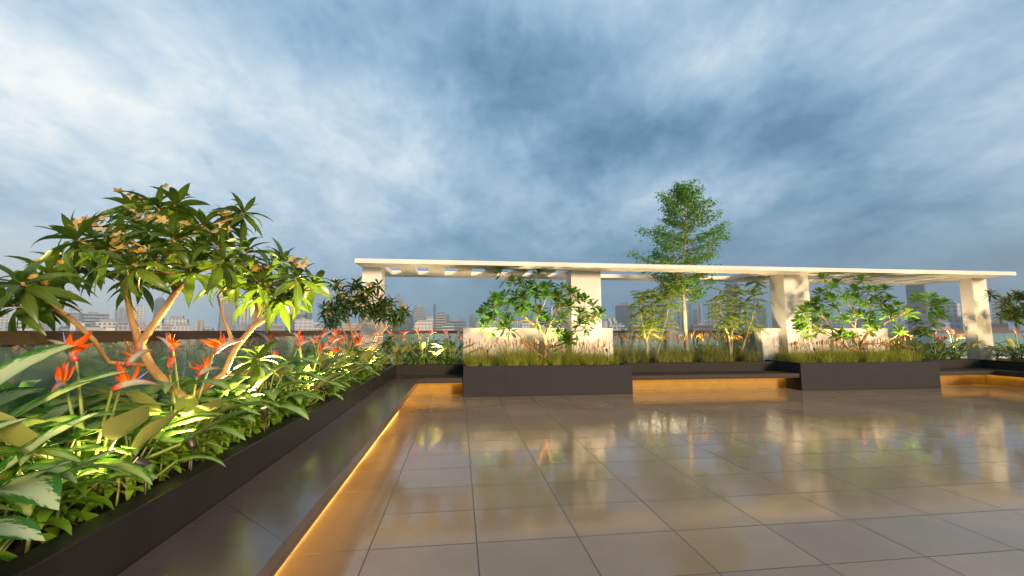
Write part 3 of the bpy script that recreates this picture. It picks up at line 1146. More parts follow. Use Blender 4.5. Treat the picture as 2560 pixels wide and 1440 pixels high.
ys_left = [2.04, 2.66, 4.0, 4.65, 5.3, 5.95, 6.6, 7.25]
for k, y in enumerate(ys_left):
    put_proto(protos, used, k % 5, (-1.56 + rngp.uniform(-.05, .05), y, SOIL), rngp.uniform(-.3, .3), rngp.uniform(.90, 1.0),
              "bird of paradise with orange flowers, %s along the left bed from the camera" % ordn[k], "flowering plant", GP)
for k, x in enumerate((-1.25, -0.72, -0.14)):
    put_proto(protos, used, (k + 1) % 5, (x, 8.78, SOIL), rngp.uniform(-.3, .3), 1.0,
              "bird of paradise in the short far left planter, %s from the corner" % ordn[k], "flowering plant", GP)
for k, (x, y) in enumerate(((10.5, 8.85), (11.15, 8.72), (11.75, 8.75))):
    put_proto(protos, used, (k + 3) % 5, (x, y, SOIL), rngp.uniform(-.5, .5), 1.0,
              "bird of paradise behind the far right bench, %s from the box planter" % ordn[k], "flowering plant", GP)
put_proto(protos, used, 0, (12.5, 8.05, SOIL), 0.4, 1.0, "bird of paradise under the flowering tree at the right edge", "flowering plant", GP)


# ------------------------------------------------------------------ variegated and low plants
def make_varieg(seed, n=13, L=0.27, upright=0.0, mat='varieg'):
    rng = random.Random(seed)
    root = empty("variegated_plant")
    lv, st = MB(), MB()
    for i in range(n):
        f = i / n
        az = i * 2.39996 + rng.uniform(-.4, .4)
        z0 = 0.05 + 0.24 * (1 - f) * rng.uniform(.7, 1.2)
        out = 0.05 + 0.14 * f
        a = Vector((math.cos(az), math.sin(az), 0))
        p = a * out + Vector((0, 0, z0 + 0.08))
        st.tube([Vector((0, 0, z0 * .3)), a * out * .4 + Vector((0, 0, z0 * .8)), p], [0.008, 0.006, 0.004], 5, cap=False)
        d = a + Vector((0, 0, rng.uniform(0.15, 1.1) * (1 - f * .7) + upright * rng.uniform(.4, 1.4)))
        lv.leaf(p, d, Vector((0, 0, 1)), L * rng.uniform(.75, 1.15), L * 0.40 * rng.uniform(.85, 1.15), rng.uniform(.5, 1.25), 0.3, 6, lance, wave=0.05, rng=rng)
    st.build("stems", M['stalk'], root)
    lv.build("leaves", M[mat], root)
    return root


def make_low(seed):
    rng = random.Random(seed)
    root = empty("low_leafy_plant")
    lv = MB()
    for i in range(20):
        f = i / 20
        az = i * 2.39996 + rng.uniform(-.4, .4)
        a = Vector((math.cos(az), math.sin(az), 0))
        p = a * 0.03 + Vector((0, 0, 0.05 + 0.12 * (1 - f)))
        d = a + Vector((0, 0, 1.1 * (1 - f) + 0.1))
        lv.leaf(p, d, Vector((0, 0, 1)), rng.uniform(.10, .18), rng.uniform(.028, .048), rng.uniform(.9, 1.9), 0.3, 5, lance)
    st = MB()
    st.tube([Vector((0, 0, 0)), Vector((0.004, 0, .09)), Vector((0, 0, .17))], [.006, .005, .003], 5, cap=False)
    st.build("stem", M['stalk'], root)
    lv.build("leaves", M['lowleaf'], root)
    return root


vp = [make_varieg(51), make_varieg(52), make_varieg(53, 11, 0.31), make_varieg(54, 11, 0.33, 0.9, 'bigvarieg')]
lp = [make_low(61), make_low(62), make_low(63)]
uv_, ul_ = [False] * 4, [False] * 3
rng = random.Random(99)
VL = ("variegated leafy plant massed in the left bed below the bird of paradise", "variegated plants in the left bed")
LL = ("low bright green leafy plant edging the left bed beside the planter rim", "low leafy plants along the left bed")
y = 0.95
while y < 8.3:
    for x in (-1.84, -1.66, -1.48):
        if rng.random() < 0.9:
            put_proto(vp, uv_, rng.randrange(3), (x + rng.uniform(-.06, .06), y + rng.uniform(-.09, .09), SOIL), rng.uniform(0, 6.28), rng.uniform(.8, 1.15), VL[0], "leafy plant", VL[1])
    y += 0.30 if y < 4 else 0.42
for (x, y, sc) in ((-1.74, 1.62, 1.35), (-1.60, 1.28, 1.05), (-1.50, 1.52, 0.9)):
    put_proto(vp, uv_, 3, (x, y, SOIL), rng.uniform(0, 6.28), sc, VL[0], 'leafy plant', VL[1])
y = 0.95
while y < 8.3:
    for x in (-1.425, -1.51):
        put_proto(lp, ul_, rng.randrange(3), (x + rng.uniform(-.03, .03), y + rng.uniform(-.05, .05), SOIL), rng.uniform(0, 6.28), rng.uniform(.85, 1.25), LL[0], "leafy plant", LL[1])
    y += 0.17 if y < 4 else 0.27
for (xa, xb, ya, lab1, grp1, lab2, grp2) in (
        (-1.15, 0.0, 8.66, "variegated leafy plant in the short far left planter", "variegated plants in the far left planter", "low bright green plant along the rim of the far left planter", "low plants in the far left planter"),
        (10.2, 11.9, 8.66, "variegated leafy plant behind the far right bench", "variegated plants behind the far right bench", "low bright green plant along the rim behind the far right bench", "low plants behind the far right bench")):
    x = xa
    while x <= xb:
        put_proto(vp, uv_, rng.randrange(3), (x + rng.uniform(-.06, .06), ya + rng.uniform(.08, .5), SOIL), rng.uniform(0, 6.28), rng.uniform(.85, 1.2), lab1, "leafy plant", grp1)
        x += 0.2
    x = xa
    while x <= xb:
        put_proto(lp, ul_, rng.randrange(3), (x + rng.uniform(-.05, .05), ya + rng.uniform(-.06, .04), SOIL), rng.uniform(0, 6.28), rng.uniform(.85, 1.2), lab2, "leafy plant", grp2)
        x += 0.16
for k in range(9):
    put_proto(vp, uv_, rng.randrange(3), (12.25 + rng.uniform(0, .6), 7.2 + k * 0.16, SOIL), rng.uniform(0, 6.28), rng.uniform(.85, 1.2),
              "variegated leafy plant in the planter at the right edge", "leafy plant", "variegated plants in the right edge planter")


# ------------------------------------------------------------------ ornamental grass
def make_grass(seed, mat, n=170, H=0.35, heads=3, hh=0.40, stiff=False):
    rng = random.Random(seed)
    root = empty("ornamental_grass")
    b = MB()
    for i in range(n):
        az = rng.uniform(0, 2 * PI)
        r0 = rng.uniform(0, 1) ** 0.6 * 0.11
        az2 = az + rng.gauss(0, 0.9)
        a = Vector((math.cos(az), math.sin(az), 0))
        lean = rng.uniform(0.05, 1.25) ** 1.2
        far = rng.random() < 0.12
        d = Vector((math.cos(az2), math.sin(az2), 0)) * lean * 0.8 + Vector((0, 0, 1))
        b.leaf(a * r0, d, a.cross(Vector((0, 0, 1))).cross(d) * -1, H * (rng.uniform(1.1, 1.5) if far else rng.uniform(.35, 1.15)), 0.0055, rng.uniform(.4, 2.1), 0.0, 5, blade, twist=rng.uniform(-1.2, 1.2))
    b.build("blades", mat, root)
    st, sd = MB(), MB()
    for i in range(heads):
        az = rng.uniform(0, 2 * PI)
        a = Vector((math.cos(az), math.sin(az), 0))
        hz = hh * rng.uniform(.8, 1.15)
        p0 = a * 0.02
        p1 = a * rng.uniform(.03, .12) + Vector((0, 0, hz))
        st.tube([p0, p0.lerp(p1, .5), p1], [.0022, .002, .0016], 4, cap=False)
        ben = a * rng.choice((0.0, 0.0, 0.02, 0.06))
        q = [p1 - Vector((0, 0, .01)), p1 + Vector((0, 0, .03)) + ben * .3, p1 + Vector((0, 0, .062)) + ben, p1 + Vector((0, 0, .092)) + ben * 2.0]
        sd.tube(q, [.002, .0092, .0085, .0018], 6)
    st.build("stalks", mat, root)
    sd.build("seed_heads", M['seed'], root)
    return root


gp = [make_grass(71, M['grass']), make_grass(72, M['grass']), make_grass(73, M['grass'])]
ug = [False] * 3
for (x0, x1), lab, grp in zip(BX, ("pale golden fountain grass clump in the left big box planter", "pale golden fountain grass clump in the right big box planter"),
                              ("fountain grass in the left box planter", "fountain grass in the right box planter")):
    for row, yy in enumerate((8.00, 8.16, 8.34, 8.52, 8.68)):
        x = x0 + 0.16 + 0.07 * (row % 2)
        while x < x1 - 0.12:
            put_proto(gp, ug, rng.randrange(3), (x + rng.uniform(-.05, .05), yy + rng.uniform(-.06, .06), 0.50), rng.uniform(0, 6.28), rng.uniform(.62, 1.12), lab, "grass clump", grp)
            x += 0.2
dg = [make_grass(74, M['darkgrass'], 230, 0.38, 3, 0.50), make_grass(75, M['darkgrass'], 230, 0.38, 4, 0.50)]
ud = [False] * 2
for row, yy in enumerate((8.66, 8.88, 9.15)):
    x = 3.42 + 0.08 * (row % 2)
    while x < 6.75:
        put_proto(dg, ud, rng.randrange(2), (x + rng.uniform(-.05, .05), yy + rng.uniform(-.06, .06), SOIL), rng.uniform(0, 6.28), rng.uniform(.9, 1.15),
                  "darker green fountain grass clump behind the middle bench", "grass clump", "fountain grass behind the middle bench")
        x += 0.24


# ------------------------------------------------------------------ garden spotlights
def make_spot_fixture():
    root = empty("garden_spotlight")
    hb = MB()
    hb.tube([Vector((0, 0, -0.20)), Vector((0, 0, 0.0))], 0.005, 6)
    hb.build("stake", M['fixture'], root)
    c = MB()
    c.tube([Vector((0, 0, -0.01)), Vector((0, 0, 0.0)), Vector((0, 0, 0.045)), Vector((0, 0, 0.048))], [0.014, 0.020, 0.023, 0.023], 14)
    head = c.build("housing", M['fixture'], root)
    l = MB()
    l.tube([Vector((0, 0, 0.0485)), Vector((0, 0, 0.0505))], 0.018, 14)
    l.build("lens", M['lens'], head)
    return root




SPOT_GAIN = 1.0


def garden_spot(x, y, z, target, power, cone, label, color=(1.0, 0.66, 0.28), blend=0.6):
    o = make_spot_fixture()
    o.location = (x, y, z)
    tag(o, label, "spotlight", "garden spotlights among the plants")
    d = (Vector(target) - Vector((x, y, z))).normalized()
    q = d.to_track_quat('Z', 'Y')
    for ch in o.children:
        if ch.name.startswith("housing"):
            ch.rotation_mode = 'QUATERNION'
            ch.rotation_quaternion = q
    ld = bpy.data.lights.new("spot_lamp", 'SPOT')
    ld.energy = power * SPOT_GAIN
    ld.color = color
    ld.spot_size = R(cone)
    ld.spot_blend = blend
    ld.shadow_soft_size = 0.05
    lo = bpy.data.objects.new("spot_lamp", ld)
    COL.objects.link(lo)
    lo.parent = o
    lo.location = d * 0.062
    lo.rotation_mode = 'QUATERNION'
    lo.rotation_quaternion = (-d).to_track_quat('Z', 'Y')


WARM = (1.0, 0.74, 0.40)
GOLD = (1.0, 0.76, 0.30)
for (y_, tgt, pw, cone, lab) in (
        (1.98, (-1.80, 1.75, 1.0), 42, 130, "low spotlight on the planter rim nearest the camera"),
        (2.28, (-1.75, 2.50, 1.35), 100, 125, "low spotlight on the rim at the foot of the large flowering tree"),
        (3.05, (-1.42, 2.90, 1.55), 420, 125, "low spotlight on the rim just beyond the large flowering tree"),
        (4.30, (-1.80, 4.40, 1.00), 80, 130, "low spotlight on the rim halfway along the left bed"),
        (5.40, (-1.80, 5.55, 1.00), 80, 130, "low spotlight on the rim in the far half of the left bed"),
        (6.60, (-1.65, 7.20, 1.40), 240, 120, "low spotlight on the rim before the flowering tree by the first column")):
    garden_spot(-1.275, y_, 0.64, tgt, pw, cone, lab, GOLD, 0.8)
garden_spot(-0.45, 8.50, 0.64, (-0.55, 8.80, 2.2), 120, 135, "low spotlight on the rim of the short far left planter", WARM, 0.9)
for (xa, xb), lab in zip(BX, ("left", "right")):
    garden_spot(xa + 0.45, 7.905, 0.80, (xa + 0.7, 8.55, 2.46), 120 if xa > 3 else 165, 130, "spotlight low in the grass at the left end of the %s box planter" % lab, WARM, 1.0)
    garden_spot(xa + 1.6, 7.905, 0.80, (xa + 1.6, 8.55, 2.46), 190, 130, "spotlight low in the grass in the middle of the %s box planter" % lab, WARM, 1.0)
    garden_spot(xb - 0.45, 7.905, 0.80, (xb - 0.75, 8.55, 2.46), 180 if xb > 5 else 115, 130, "spotlight low in the grass at the right end of the %s box planter" % lab, WARM, 1.0)
garden_spot(4.10, 8.52, 0.80, (4.20, 8.95, 2.4), 75, 130, "spotlight in the dark grass under the left sapling", WARM, 1.0)
garden_spot(5.05, 8.52, 0.80, (5.15, 8.95, 2.6), 170, 125, "spotlight in the dark grass at the foot of the tall tree", WARM, 1.0)
garden_spot(6.05, 8.52, 0.80, (6.00, 8.95, 2.4), 75, 130, "spotlight in the dark grass under the right sapling", WARM, 1.0)
garden_spot(6.45, 8.52, 0.80, (7.20, 8.75, 2.1), 70, 110, "spotlight in the dark grass beside the third column", WARM, 1.0)
garden_spot(11.45, 8.52, 0.74, (11.9, 8.80, 2.1), 200, 120, "spotlight behind the far right bench below the last column", WARM, 1.0)
garden_spot(12.14, 7.10, 0.60, (12.1, 7.7, 1.5), 130, 120, "spotlight under the flowering tree at the right edge", GOLD, 0.9)

# ------------------------------------------------------------------ city skyline
rngc = random.Random(5)
GROUND = -85.0


def building(label, px0, px1, pyt, D, style, color, crown=None, yaw=None, group=None, cat="building", name="building"):
    a0, a1 = ray(px0, 826), ray(px1, 826)
    a0.z = a1.z = 0
    a0.normalize()
    a1.normalize()
    mid = (a0 + a1).normalized()
    half = math.acos(max(-1, min(1, a0.dot(a1)))) / 2
    w = 2 * D * math.tan(half)
    d = ray((px0 + px1) / 2, pyt)
    top = EYE.z + D * d.z / math.hypot(d.x, d.y)
    pos = mid * D
    yaw = rngc.uniform(-.25, .25) if yaw is None else yaw
    root = empty(name, (pos.x, pos.y, GROUND), math.atan2(mid.y, mid.x) - PI / 2 + yaw)
    tag(root, label, cat, group)
    dep = w * rngc.uniform(.55, .9)
    w = w / (abs(math.cos(yaw)) + 0.7 * abs(math.sin(yaw)))
    H_ = top - GROUND

    def part(nm, boxes, mat, col):
        b = MB()
        for q in boxes:
            b.box(*q)
        o = b.build(nm, mat, root, smooth=False)
        o.color = (*col, 1)
        return o
    body = H_
    roofc = tuple(k * 0.8 for k in color)
    if crown == 'cap':
        body = H_ - min(9, w * .18)
        part("penthouse", [(-w * .3, w * .28, -dep * .3, dep * .3, body + 0.1, H_)], M['roofing'], roofc)
    elif crown == 'step':
        body = H_ - w * .45
        part("penthouse", [(-w * .36, w * .36, -dep * .36, dep * .36, body + 0.1, H_ - w * .2)], M[style], color)
        part("roof", [(-w * .2, w * .2, -dep * .2, dep * .2, H_ - w * .2 + 0.1, H_)], M['roofing'], roofc)
    elif crown == 'spire':
        body = H_ - w * .75
        b = MB()
        r0 = w * .46
        b.tube([Vector((0, 0, body + .1)), Vector((0, 0, body + w * .22)), Vector((0, 0, body + w * .4)), Vector((0, 0, H_))], [r0, r0 * .7, r0 * .2, .5], 4)
        b.build("spire", M['roofing'], root, smooth=False)
    elif crown == 'terrace':
        part("terraces", [(-w * (.5 - .06 * k), w * (.5 - .06 * k), -dep * (.5 - .06 * k), dep * (.5 - .06 * k), H_ - w * .24 + w * .06 * k + .1, H_ - w * .24 + w * .06 * (k + 1)) for k in range(4)], M['f_band'], color)
        body = H_ - w * .24
    elif crown == 'sign':
        body = H_ - w * .42
        part("rooftop_billboard", [(-w * .48, w * .48, -1, 1, H_ - w * .24, H_), (-w * .3, -w * .27, -1, 1, body + .1, H_ - w * .24 - .1), (w * .27, w * .3, -1, 1, body + .1, H_ - w * .24 - .1)], M['roofing'], roofc)
    elif crown == 'mast':
        body = H_ - w * .35
        b = MB()
        b.tube([Vector((w * .1, 0, body + .1)), Vector((w * .1, 0, H_))], [1.6, .5], 5)
        b.build("mast", M['roofing'], root, smooth=False)
        part("penthouse", [(-w * .25, w * .02, -dep * .3, dep * .3, body + .1, body + w * .12)], M['roofing'], roofc)
    elif crown == 'slope':
        body = H_ - w * .3
        b = MB()
        v = [b.vert(q) for q in ((-w / 2, -dep / 2, body + .1), (w / 2, -dep / 2, body + .1), (w / 2, dep / 2, body + .1), (-w / 2, dep / 2, body + .1), (-w * .05, -dep / 2, H_), (-w * .05, dep / 2, H_))]
        for q in ((0, 1, 4), (2, 3, 5), (1, 2, 5, 4), (3, 0, 4, 5), (0, 3, 2, 1)):
            b.face([v[i] for i in q])
        b.build("roof", M['roofing'], root, smooth=False)
    else:
        part("roof", [(-w * .2, w * .1, -dep * .2, dep * .2, H_ + .1, H_ + min(4, w * .1))], M['roofing'], roofc)
    part("body", [(-w / 2, w / 2, -dep / 2, dep / 2, 0, body)], M[style], color)
    return root


W_, G_, B_, D_, T_ = (.62, .62, .60), (.36, .37, .38), (.20, .25, .29), (.11, .13, .15), (.48, .43, .36)
CITY = [
    ("pale hazy tower cut off by the left edge", -8, 22, 757, 1900, 'f_grid', W_, 'cap'),
    ("stepped white block low on the skyline near the left edge", 12, 78, 803, 1300, 'f_band', W_, 'terrace'),
    ("grey block with a rooftop plant room at the far left", 100, 134, 779, 1800, 'f_grid', G_, 'cap'),
    ("low block carrying a wide rooftop billboard at the left", 163, 205, 771, 1700, 'f_band', G_, 'sign'),
    ("long pale office block behind the left branch of the flowering tree", 195, 268, 784, 1500, 'f_band', G_, None),
    ("white low office block in front of the long pale one", 225, 302, 797, 1300, 'f_grid', W_, 'cap'),
    ("grey tower with a thin rooftop mast left of the trunk", 283, 318, 762, 1750, 'f_slot', B_, 'mast'),
    ("pale apartment tower seen just left of the leaning trunk", 328, 357, 763, 1800, 'f_grid', W_, 'cap'),
    ("dark tower behind the forked trunk of the large flowering tree", 380, 408, 742, 1700, 'f_glass', D_, 'step'),
    ("pale block between the two trunks of the flowering tree", 412, 470, 790, 1500, 'f_grid', W_, 'cap'),
    ("rounded grey tower showing between lit branches of the flowering tree", 545, 586, 738, 1700, 'f_glass', G_, 'step'),
    ("slim pale tower behind the lit branches", 592, 622, 762, 1800, 'f_slot', W_, 'cap'),
    ("grey apartment block behind the right branches of the flowering tree", 628, 668, 775, 1600, 'f_grid', G_, 'cap'),
    ("tall slim white tower behind the drooping lit leaves", 662, 690, 748, 1800, 'f_slot', W_, 'step'),
    ("white tower with a crown beside the tall grey slab", 712, 754, 753, 1600, 'f_slot', W_, 'step'),
    ("tall plain grey slab tower left of the first column", 762, 778, 733, 1250, 'f_band', D_, None),
    ("wide dark block at the foot of the grey slab tower", 714, 763, 787, 1240, 'f_band', D_, None),
    ("pale pointed tower rising behind the second flowering tree", 985, 1007, 727, 2300, 'f_glass', B_, 'spire'),
    ("wide dark low block under the first bay of the pergola", 970, 1031, 792, 1500, 'f_glass', D_, None),
    ("grey tower with a stepped crown under the first bay", 1030, 1062, 761, 1250, 'f_band', B_, 'step'),
    ("white block with floor bands just right of the stepped grey tower", 1062, 1084, 790, 1350, 'f_band', W_, 'cap'),
    ("thin dark chimney-like tower under the first bay", 1083, 1088, 760, 1200, 'f_band', D_, None),
    ("cream tower with rounded terraces beside the thin dark one", 1088, 1116, 781, 1350, 'f_band', T_, 'terrace'),
    ("small bluish tower right of the cream terraced one", 1114, 1123, 786, 1900, 'f_glass', B_, None),
    ("low stepped white building just above the white wall's left end", 1107, 1136, 809, 1100, 'f_band', W_, 'terrace'),
    ("small purple grey stepped tower left of the left frangipani", 1146, 1160, 793, 2000, 'f_grid', (.30, .27, .34), 'step'),
    ("dark flat-topped tower left of the left frangipani", 1174, 1194, 788, 1700, 'f_glass', D_, None),
    ("wide white office block behind the left frangipani's leaves", 1190, 1250, 797, 1500, 'f_grid', W_, 'cap'),
    ("white gridded block behind the left frangipani's stems", 1300, 1362, 800, 1200, 'f_grid', W_, 'cap'),
    ("dark blue tower left of the second column", 1388, 1416, 745, 1300, 'f_glass', D_, 'cap'),
    ("slim pale tower beside the dark blue one behind the left frangipani", 1374, 1389, 768, 1500, 'f_slot', W_, None),
    ("broad dark glass block right of the second column", 1541, 1590, 757, 1200, 'f_glass', D_, 'cap'),
    ("white residential block right beside the second column", 1513, 1544, 790, 1050, 'f_slot', W_, 'step'),
    ("low white building in front of the broad dark glass block", 1526, 1562, 808, 950, 'f_grid', W_, 'cap'),
    ("blue grey tower behind the left sapling", 1648, 1664, 756, 1500, 'f_glass', B_, 'cap'),
    ("pale block behind the left sapling's fronds", 1600, 1640, 782, 1500, 'f_grid', G_, 'cap'),
    ("white tower just left of the tall tree's trunk", 1689, 1711, 768, 1500, 'f_slot', W_, 'step'),
    ("teal tower just right of the tall tree's trunk", 1722, 1732, 758, 1700, 'f_glass', (.20, .34, .32), 'cap'),
    ("blue office block right of the tall tree's trunk", 1733, 1746, 773, 1400, 'f_glass', B_, None),
    ("slim tower with a reddish top between the tall tree and the right sapling", 1745, 1757, 755, 1700, 'f_slot', T_, 'mast'),
    ("long brown low building above the rail in the middle bay", 1728, 1780, 812, 800, 'f_band', (.26, .17, .13), None),
    ("white stepped tower left of the tallest middle tower", 1773, 1801, 743, 1500, 'f_slot', W_, 'step'),
    ("tallest dark tower with lit edges behind the right sapling", 1819, 1854, 700, 1400, 'f_band', (.17, .19, .23), None),
    ("pale slab at the foot of the tallest middle tower", 1856, 1872, 770, 1300, 'f_slot', W_, 'cap'),
    ("blue block just left of the third column", 1893, 1920, 766, 1300, 'f_glass', B_, 'cap'),
    ("hazy blue tower just right of the third column", 2024, 2046, 741, 1500, 'f_glass', B_, 'cap'),
    ("pale tower behind the right frangipani's left branches", 2050, 2074, 768, 1500, 'f_slot', W_, 'cap'),
    ("grey block behind the middle of the right frangipani", 2130, 2170, 772, 1400, 'f_grid', G_, 'cap'),
    ("white cluster of apartments left of the big dark tower", 2232, 2273, 752, 1500, 'f_slot', W_, 'step'),
    ("big dark banded tower poking above the pergola roof at the right", 2274, 2326, 674, 1150, 'f_band', D_, 'cap'),
    ("lower glass block in front of the big dark tower", 2272, 2334, 787, 1000, 'f_glass', D_, None),
    ("teal slim tower right of the big dark tower", 2331, 2346, 733, 1400, 'f_slot', (.30, .38, .38), None),
    ("middle one of the slim stepped towers right of the big dark tower", 2345, 2355, 738, 1380, 'f_slot', G_, None),
    ("lowest of the slim stepped towers right of the big dark tower", 2354, 2366, 746, 1350, 'f_slot', B_, None),
    ("white hotel-like block left of the last column", 2364, 2406, 753, 1200, 'f_grid', (.52, .55, .56), 'cap'),
    ("blue gridded low block in front of the white hotel-like one", 2374, 2416, 791, 900, 'f_grid', (.26, .30, .34), None),
    ("teal glass tower with a stepped crown right of the last column", 2493, 2521, 733, 1500, 'f_glass', (.26, .44, .42), 'step'),
    ("white lower tower behind the right edge flowering tree", 2486, 2500, 745, 1550, 'f_band', W_, None),
    ("dull red roofed block above the rail beside the last column", 2478, 2522, 806, 800, 'f_band', (.32, .14, .12), None),
]
for q in CITY:
    building(*q[:7], crown=q[7])
FILL = [("pale low-rise block filling the hazy left skyline above the rail", "low blocks on the left skyline", -20, 900, 24, 797, 820, .8),
        ("low block on the skyline below the first pergola bay", "low blocks below the first pergola bay", 962, 1420, 15, 800, 819, .6),
        ("low block on the skyline below the middle pergola bay", "low blocks below the middle pergola bay", 1510, 1920, 17, 790, 818, .55),
        ("low block on the skyline below the right pergola bay", "low blocks below the right pergola bay", 2030, 2560, 18, 790, 818, .5)]
for lab, grp, x0, x1, n, ya, yb, br in FILL:
    for k in range(n):
        px = x0 + (x1 - x0) * (k + rngc.random()) / n
        w = rngc.uniform(18, 52)
        c = rngc.choice((W_, W_, G_, B_, T_))
        c = tuple(v * rngc.uniform(.8, 1.05) for v in c)
        building(lab, px - w / 2, px + w / 2, rngc.uniform(ya, yb), rngc.uniform(700, 2300), rngc.choice(('f_grid', 'f_band', 'f_grid', 'f_slot', 'f_glass')), c,
                 crown=rngc.choice((None, 'cap', 'cap', 'terrace')), group=grp)

# ------------------------------------------------------------------ air
HAZE = 0.00034
if HAZE:
    mb = MB()
    mb.box(-2600, 2600, -60, 2500, -86, 240)
    hz = mb.build("haze", bpy.data.materials.new("haze"), smooth=False)
    hm = hz.data.materials[0]
    hm.use_nodes = True
    t = NT(hm.node_tree)
    pv_ = t.n("ShaderNodeVolumePrincipled")
    pv_.inputs["Color"].default_value = (0.86, 0.92, 0.97, 1)
    pv_.inputs["Density"].default_value = HAZE
    pv_.inputs["Anisotropy"].default_value = 0.55
    t.out(None, pv_.outputs[0])
    tag(hz, kind="stuff")

# ------------------------------------------------------------------ sky and sun
SUN_EL, SUN_AZ = R(10), R(152)                 # low warm sun behind the camera
world = bpy.data.worlds.new("World")
scene.world = world
world.use_nodes = True
t = NT(world.node_tree)
gen = t.n("ShaderNodeTexCoord").outputs["Generated"]
dirn = t.vmath('NORMALIZE', gen)
sx, sy, sz = sep(t, dirn)[:3]
zc = t.math('MAXIMUM', sz, 0.0)
az = t.math('ARCTAN2', sx, sy)
el = t.math('ARCSINE', zc)
inv = t.math('DIVIDE', 1.0, t.math('ADD', zc, 0.34))
pl = t.n("ShaderNodeCombineXYZ")
t.put(pl.inputs[0], t.math('MULTIPLY', sx, inv))
t.put(pl.inputs[1], t.math('MULTIPLY', sy, inv))
pvec = pl.outputs[0]
w1 = t.noise(pvec, 1.1, 4, 0.55, 0.0, "Color")
ae = t.n("ShaderNodeCombineXYZ")
t.put(ae.inputs[0], az)
t.put(ae.inputs[1], el)
warp = t.vmath('MULTIPLY', t.vmath('SUBTRACT', w1, (0.5, 0.5, 0.5)), (0.34, 0.13, 0.0))
w2 = t.noise(pvec, 3.4, 5, 0.6, 0.0, "Color")
warp2 = t.vmath('MULTIPLY', t.vmath('SUBTRACT', w2, (0.5, 0.5, 0.5)), (0.16, 0.06, 0.0))
aev = t.vmath('ADD', ae.outputs[0], t.vmath('ADD', warp, warp2))
CLOUD = [(-0.794,0.447,0.075),(-0.662,0.509,-0.139),(-0.483,0.575,0.116),(-0.246,0.635,0.158),(0.043,0.667,0.158),(0.346,0.657,-0.032),(0.613,0.609,0.018),(0.822,0.544,0.031),(1.020,0.459,-0.009),(-0.787,0.367,-0.324),(-0.726,0.393,-0.148),(-0.655,0.420,0.091),(-0.476,0.478,-0.181),(-0.241,0.530,-0.015),(0.044,0.559,0.149),(0.245,0.557,0.224),(0.436,0.538,0.048),(0.567,0.523,-0.203),(0.683,0.489,-0.072),(0.844,0.441,-0.042),(0.947,0.403,-0.120),(1.012,0.377,0.023),(-0.780,0.283,-0.018),(-0.683,0.327,-0.115),(-0.534,0.356,0.035),(-0.320,0.401,-0.136),(-0.147,0.425,-0.088),(0.045,0.438,0.052),(0.243,0.437,0.065),(0.432,0.421,0.399),(0.676,0.381,0.564),(0.808,0.350,0.170),(0.891,0.327,-0.094),(0.984,0.298,-0.170),(-0.773,0.207,-0.054),(-0.587,0.250,-0.011),(-0.392,0.285,-0.089),(-0.232,0.306,-0.014),(-0.050,0.339,-0.103),(0.144,0.325,0.045),(0.289,0.321,0.097),(0.516,0.336,-0.338),(0.672,0.304,-0.201),(0.818,0.239,0.371),(0.900,0.236,0.071),(0.999,0.213,-0.167),(-0.768,0.136,-0.027),(-0.635,0.157,0.003),(-0.387,0.188,-0.060),(-0.228,0.202,0.016),(0.047,0.214,0.199),(0.269,0.222,-0.162),(0.425,0.205,0.380),(0.665,0.185,-0.077),(0.853,0.168,0.001),(0.993,0.140,0.057),(-0.762,0.064,-0.089),(-0.678,0.070,-0.129),(-0.266,0.093,0.063),(0.144,0.110,0.231),(0.661,0.103,0.204),(0.988,0.078,0.136),(-0.758,0.010,-0.016),(-0.572,0.019,-0.046),(-0.222,0.023,0.077),(0.143,0.025,0.112),(0.504,0.023,0.269),(0.983,0.016,0.218)]
acc = 0.5
for a, e, k in CLOUD + [(0.12, 0.58, 0.14), (0.40, 0.40, 0.03)]:
    v = t.vmath('MULTIPLY', t.vmath('SUBTRACT', aev, (a, e, 0)), (5.0, 10.0, 0))
    g = t.math('EXPONENT', t.math('MULTIPLY', t.vmath('DOT_PRODUCT', v, v), -1.0))
    acc = t.math('MULTIPLY_ADD', g, k, acc)
n1 = t.noise(t.vmath('MULTIPLY', pvec, (1.0, 0.8, 1)), 3.3, 10, 0.56, 0.35)
n2 = t.noise(t.vmath('MULTIPLY', pvec, (1.0, 0.6, 1)), 9.0, 10, 0.58, 0.45)
fade = t.maprange(el, 0.02, 0.22, 0.35, 1.0)
nn = t.math('ADD', t.math('MULTIPLY_ADD', n1, 0.78, -0.39), t.math('MULTIPLY_ADD', n2, 0.52, -0.26))
acc = t.math('MULTIPLY_ADD', t.math('SUBTRACT', acc, 0.5), 1.04, 0.535)
acc = t.math('MULTIPLY_ADD', t.math('MULTIPLY', t.maprange(el, 0.24, 0.0), t.maprange(az, -0.5, 0.1)), 0.12, acc)
acc = t.math('MULTIPLY_ADD', t.maprange(az, 0.45, 0.95, 0.0, 1.0, True), 0.10, acc)
n3 = t.noise(t.vmath('MULTIPLY', pvec, (1.0, 1.0, 1)), 24.0, 6, 0.6, 0.3)
nn = t.math('ADD', nn, t.math('MULTIPLY_ADD', n3, 0.24, -0.12))
acc = t.math('MULTIPLY', t.math('MULTIPLY_ADD', nn, fade, acc), 0.93, clamp=True)
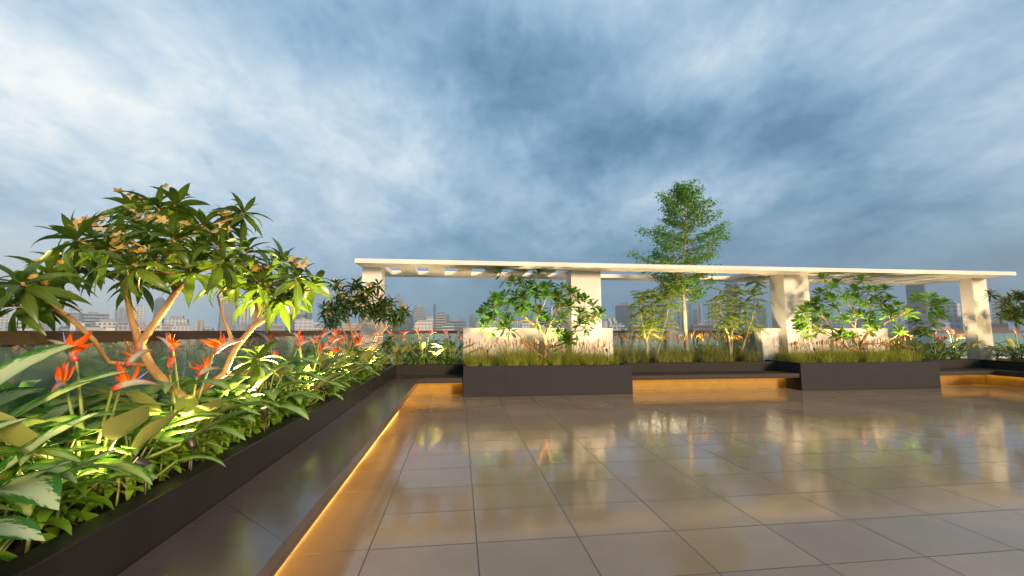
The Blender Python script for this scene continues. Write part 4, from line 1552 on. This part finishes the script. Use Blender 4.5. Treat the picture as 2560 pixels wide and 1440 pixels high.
cloud = t.ramp(acc, [(0.0, (0.92, 0.93, 0.91)), (0.12, (0.74, 0.81, 0.84)), (0.30, (0.53, 0.66, 0.76)), (0.5, (0.345, 0.49, 0.64)), (0.75, (0.185, 0.335, 0.475)), (1.0, (0.080, 0.200, 0.335))])
# pale warm glow low on the left where the light breaks through
glow = t.math('MULTIPLY', t.maprange(az, -0.35, -0.80, 0.0, 1.0, True), t.maprange(el, 0.20, 0.02, 0.0, 1.0, True))
cloud = t.mix(t.math('MULTIPLY', glow, 0.85), cloud, (0.74, 0.76, 0.70))
sky = t.n("ShaderNodeTexSky", sky_type='NISHITA')
sky.sun_disc = False
sky.sun_elevation = SUN_EL
sky.sun_rotation = SUN_AZ
bg1 = t.n("ShaderNodeBackground")
t.put(bg1.inputs[0], sky.outputs[0])
bg1.inputs[1].default_value = 0.01
bg2 = t.n("ShaderNodeBackground")
t.put(bg2.inputs[0], cloud)
bg2.inputs[1].default_value = 1.12
ad = t.n("ShaderNodeAddShader")
t.t.links.new(bg1.outputs[0], ad.inputs[0])
t.t.links.new(bg2.outputs[0], ad.inputs[1])
wo = t.n("ShaderNodeOutputWorld")
t.t.links.new(ad.outputs[0], wo.inputs[0])
world.cycles.sampling_method = 'MANUAL'
world.cycles.sample_map_resolution = 512

sl = bpy.data.lights.new("sun", 'SUN')
sl.energy = 5.0 * 1.3
sl.color = (1.0, 0.73, 0.46)
sl.angle = R(12)
so = bpy.data.objects.new("sun", sl)
COL.objects.link(so)
sd = Vector((math.sin(SUN_AZ) * math.cos(SUN_EL), math.cos(SUN_AZ) * math.cos(SUN_EL), math.sin(SUN_EL)))
so.rotation_mode = 'QUATERNION'
so.rotation_quaternion = sd.to_track_quat('Z', 'Y')

# ------------------------------------------------------------------ render settings
scene.view_settings.view_transform = 'Standard'
scene.view_settings.look = 'None'
scene.view_settings.exposure = 0.0
scene.view_settings.gamma = 1.0
cy = scene.cycles
cy.use_denoising = True
cy.max_bounces = 8
cy.diffuse_bounces = 3
cy.glossy_bounces = 4
cy.transmission_bounces = 4
cy.transparent_max_bounces = 12
cy.volume_bounces = 0
cy.sample_clamp_indirect = 6.0
cy.caustics_reflective = False
cy.caustics_refractive = False
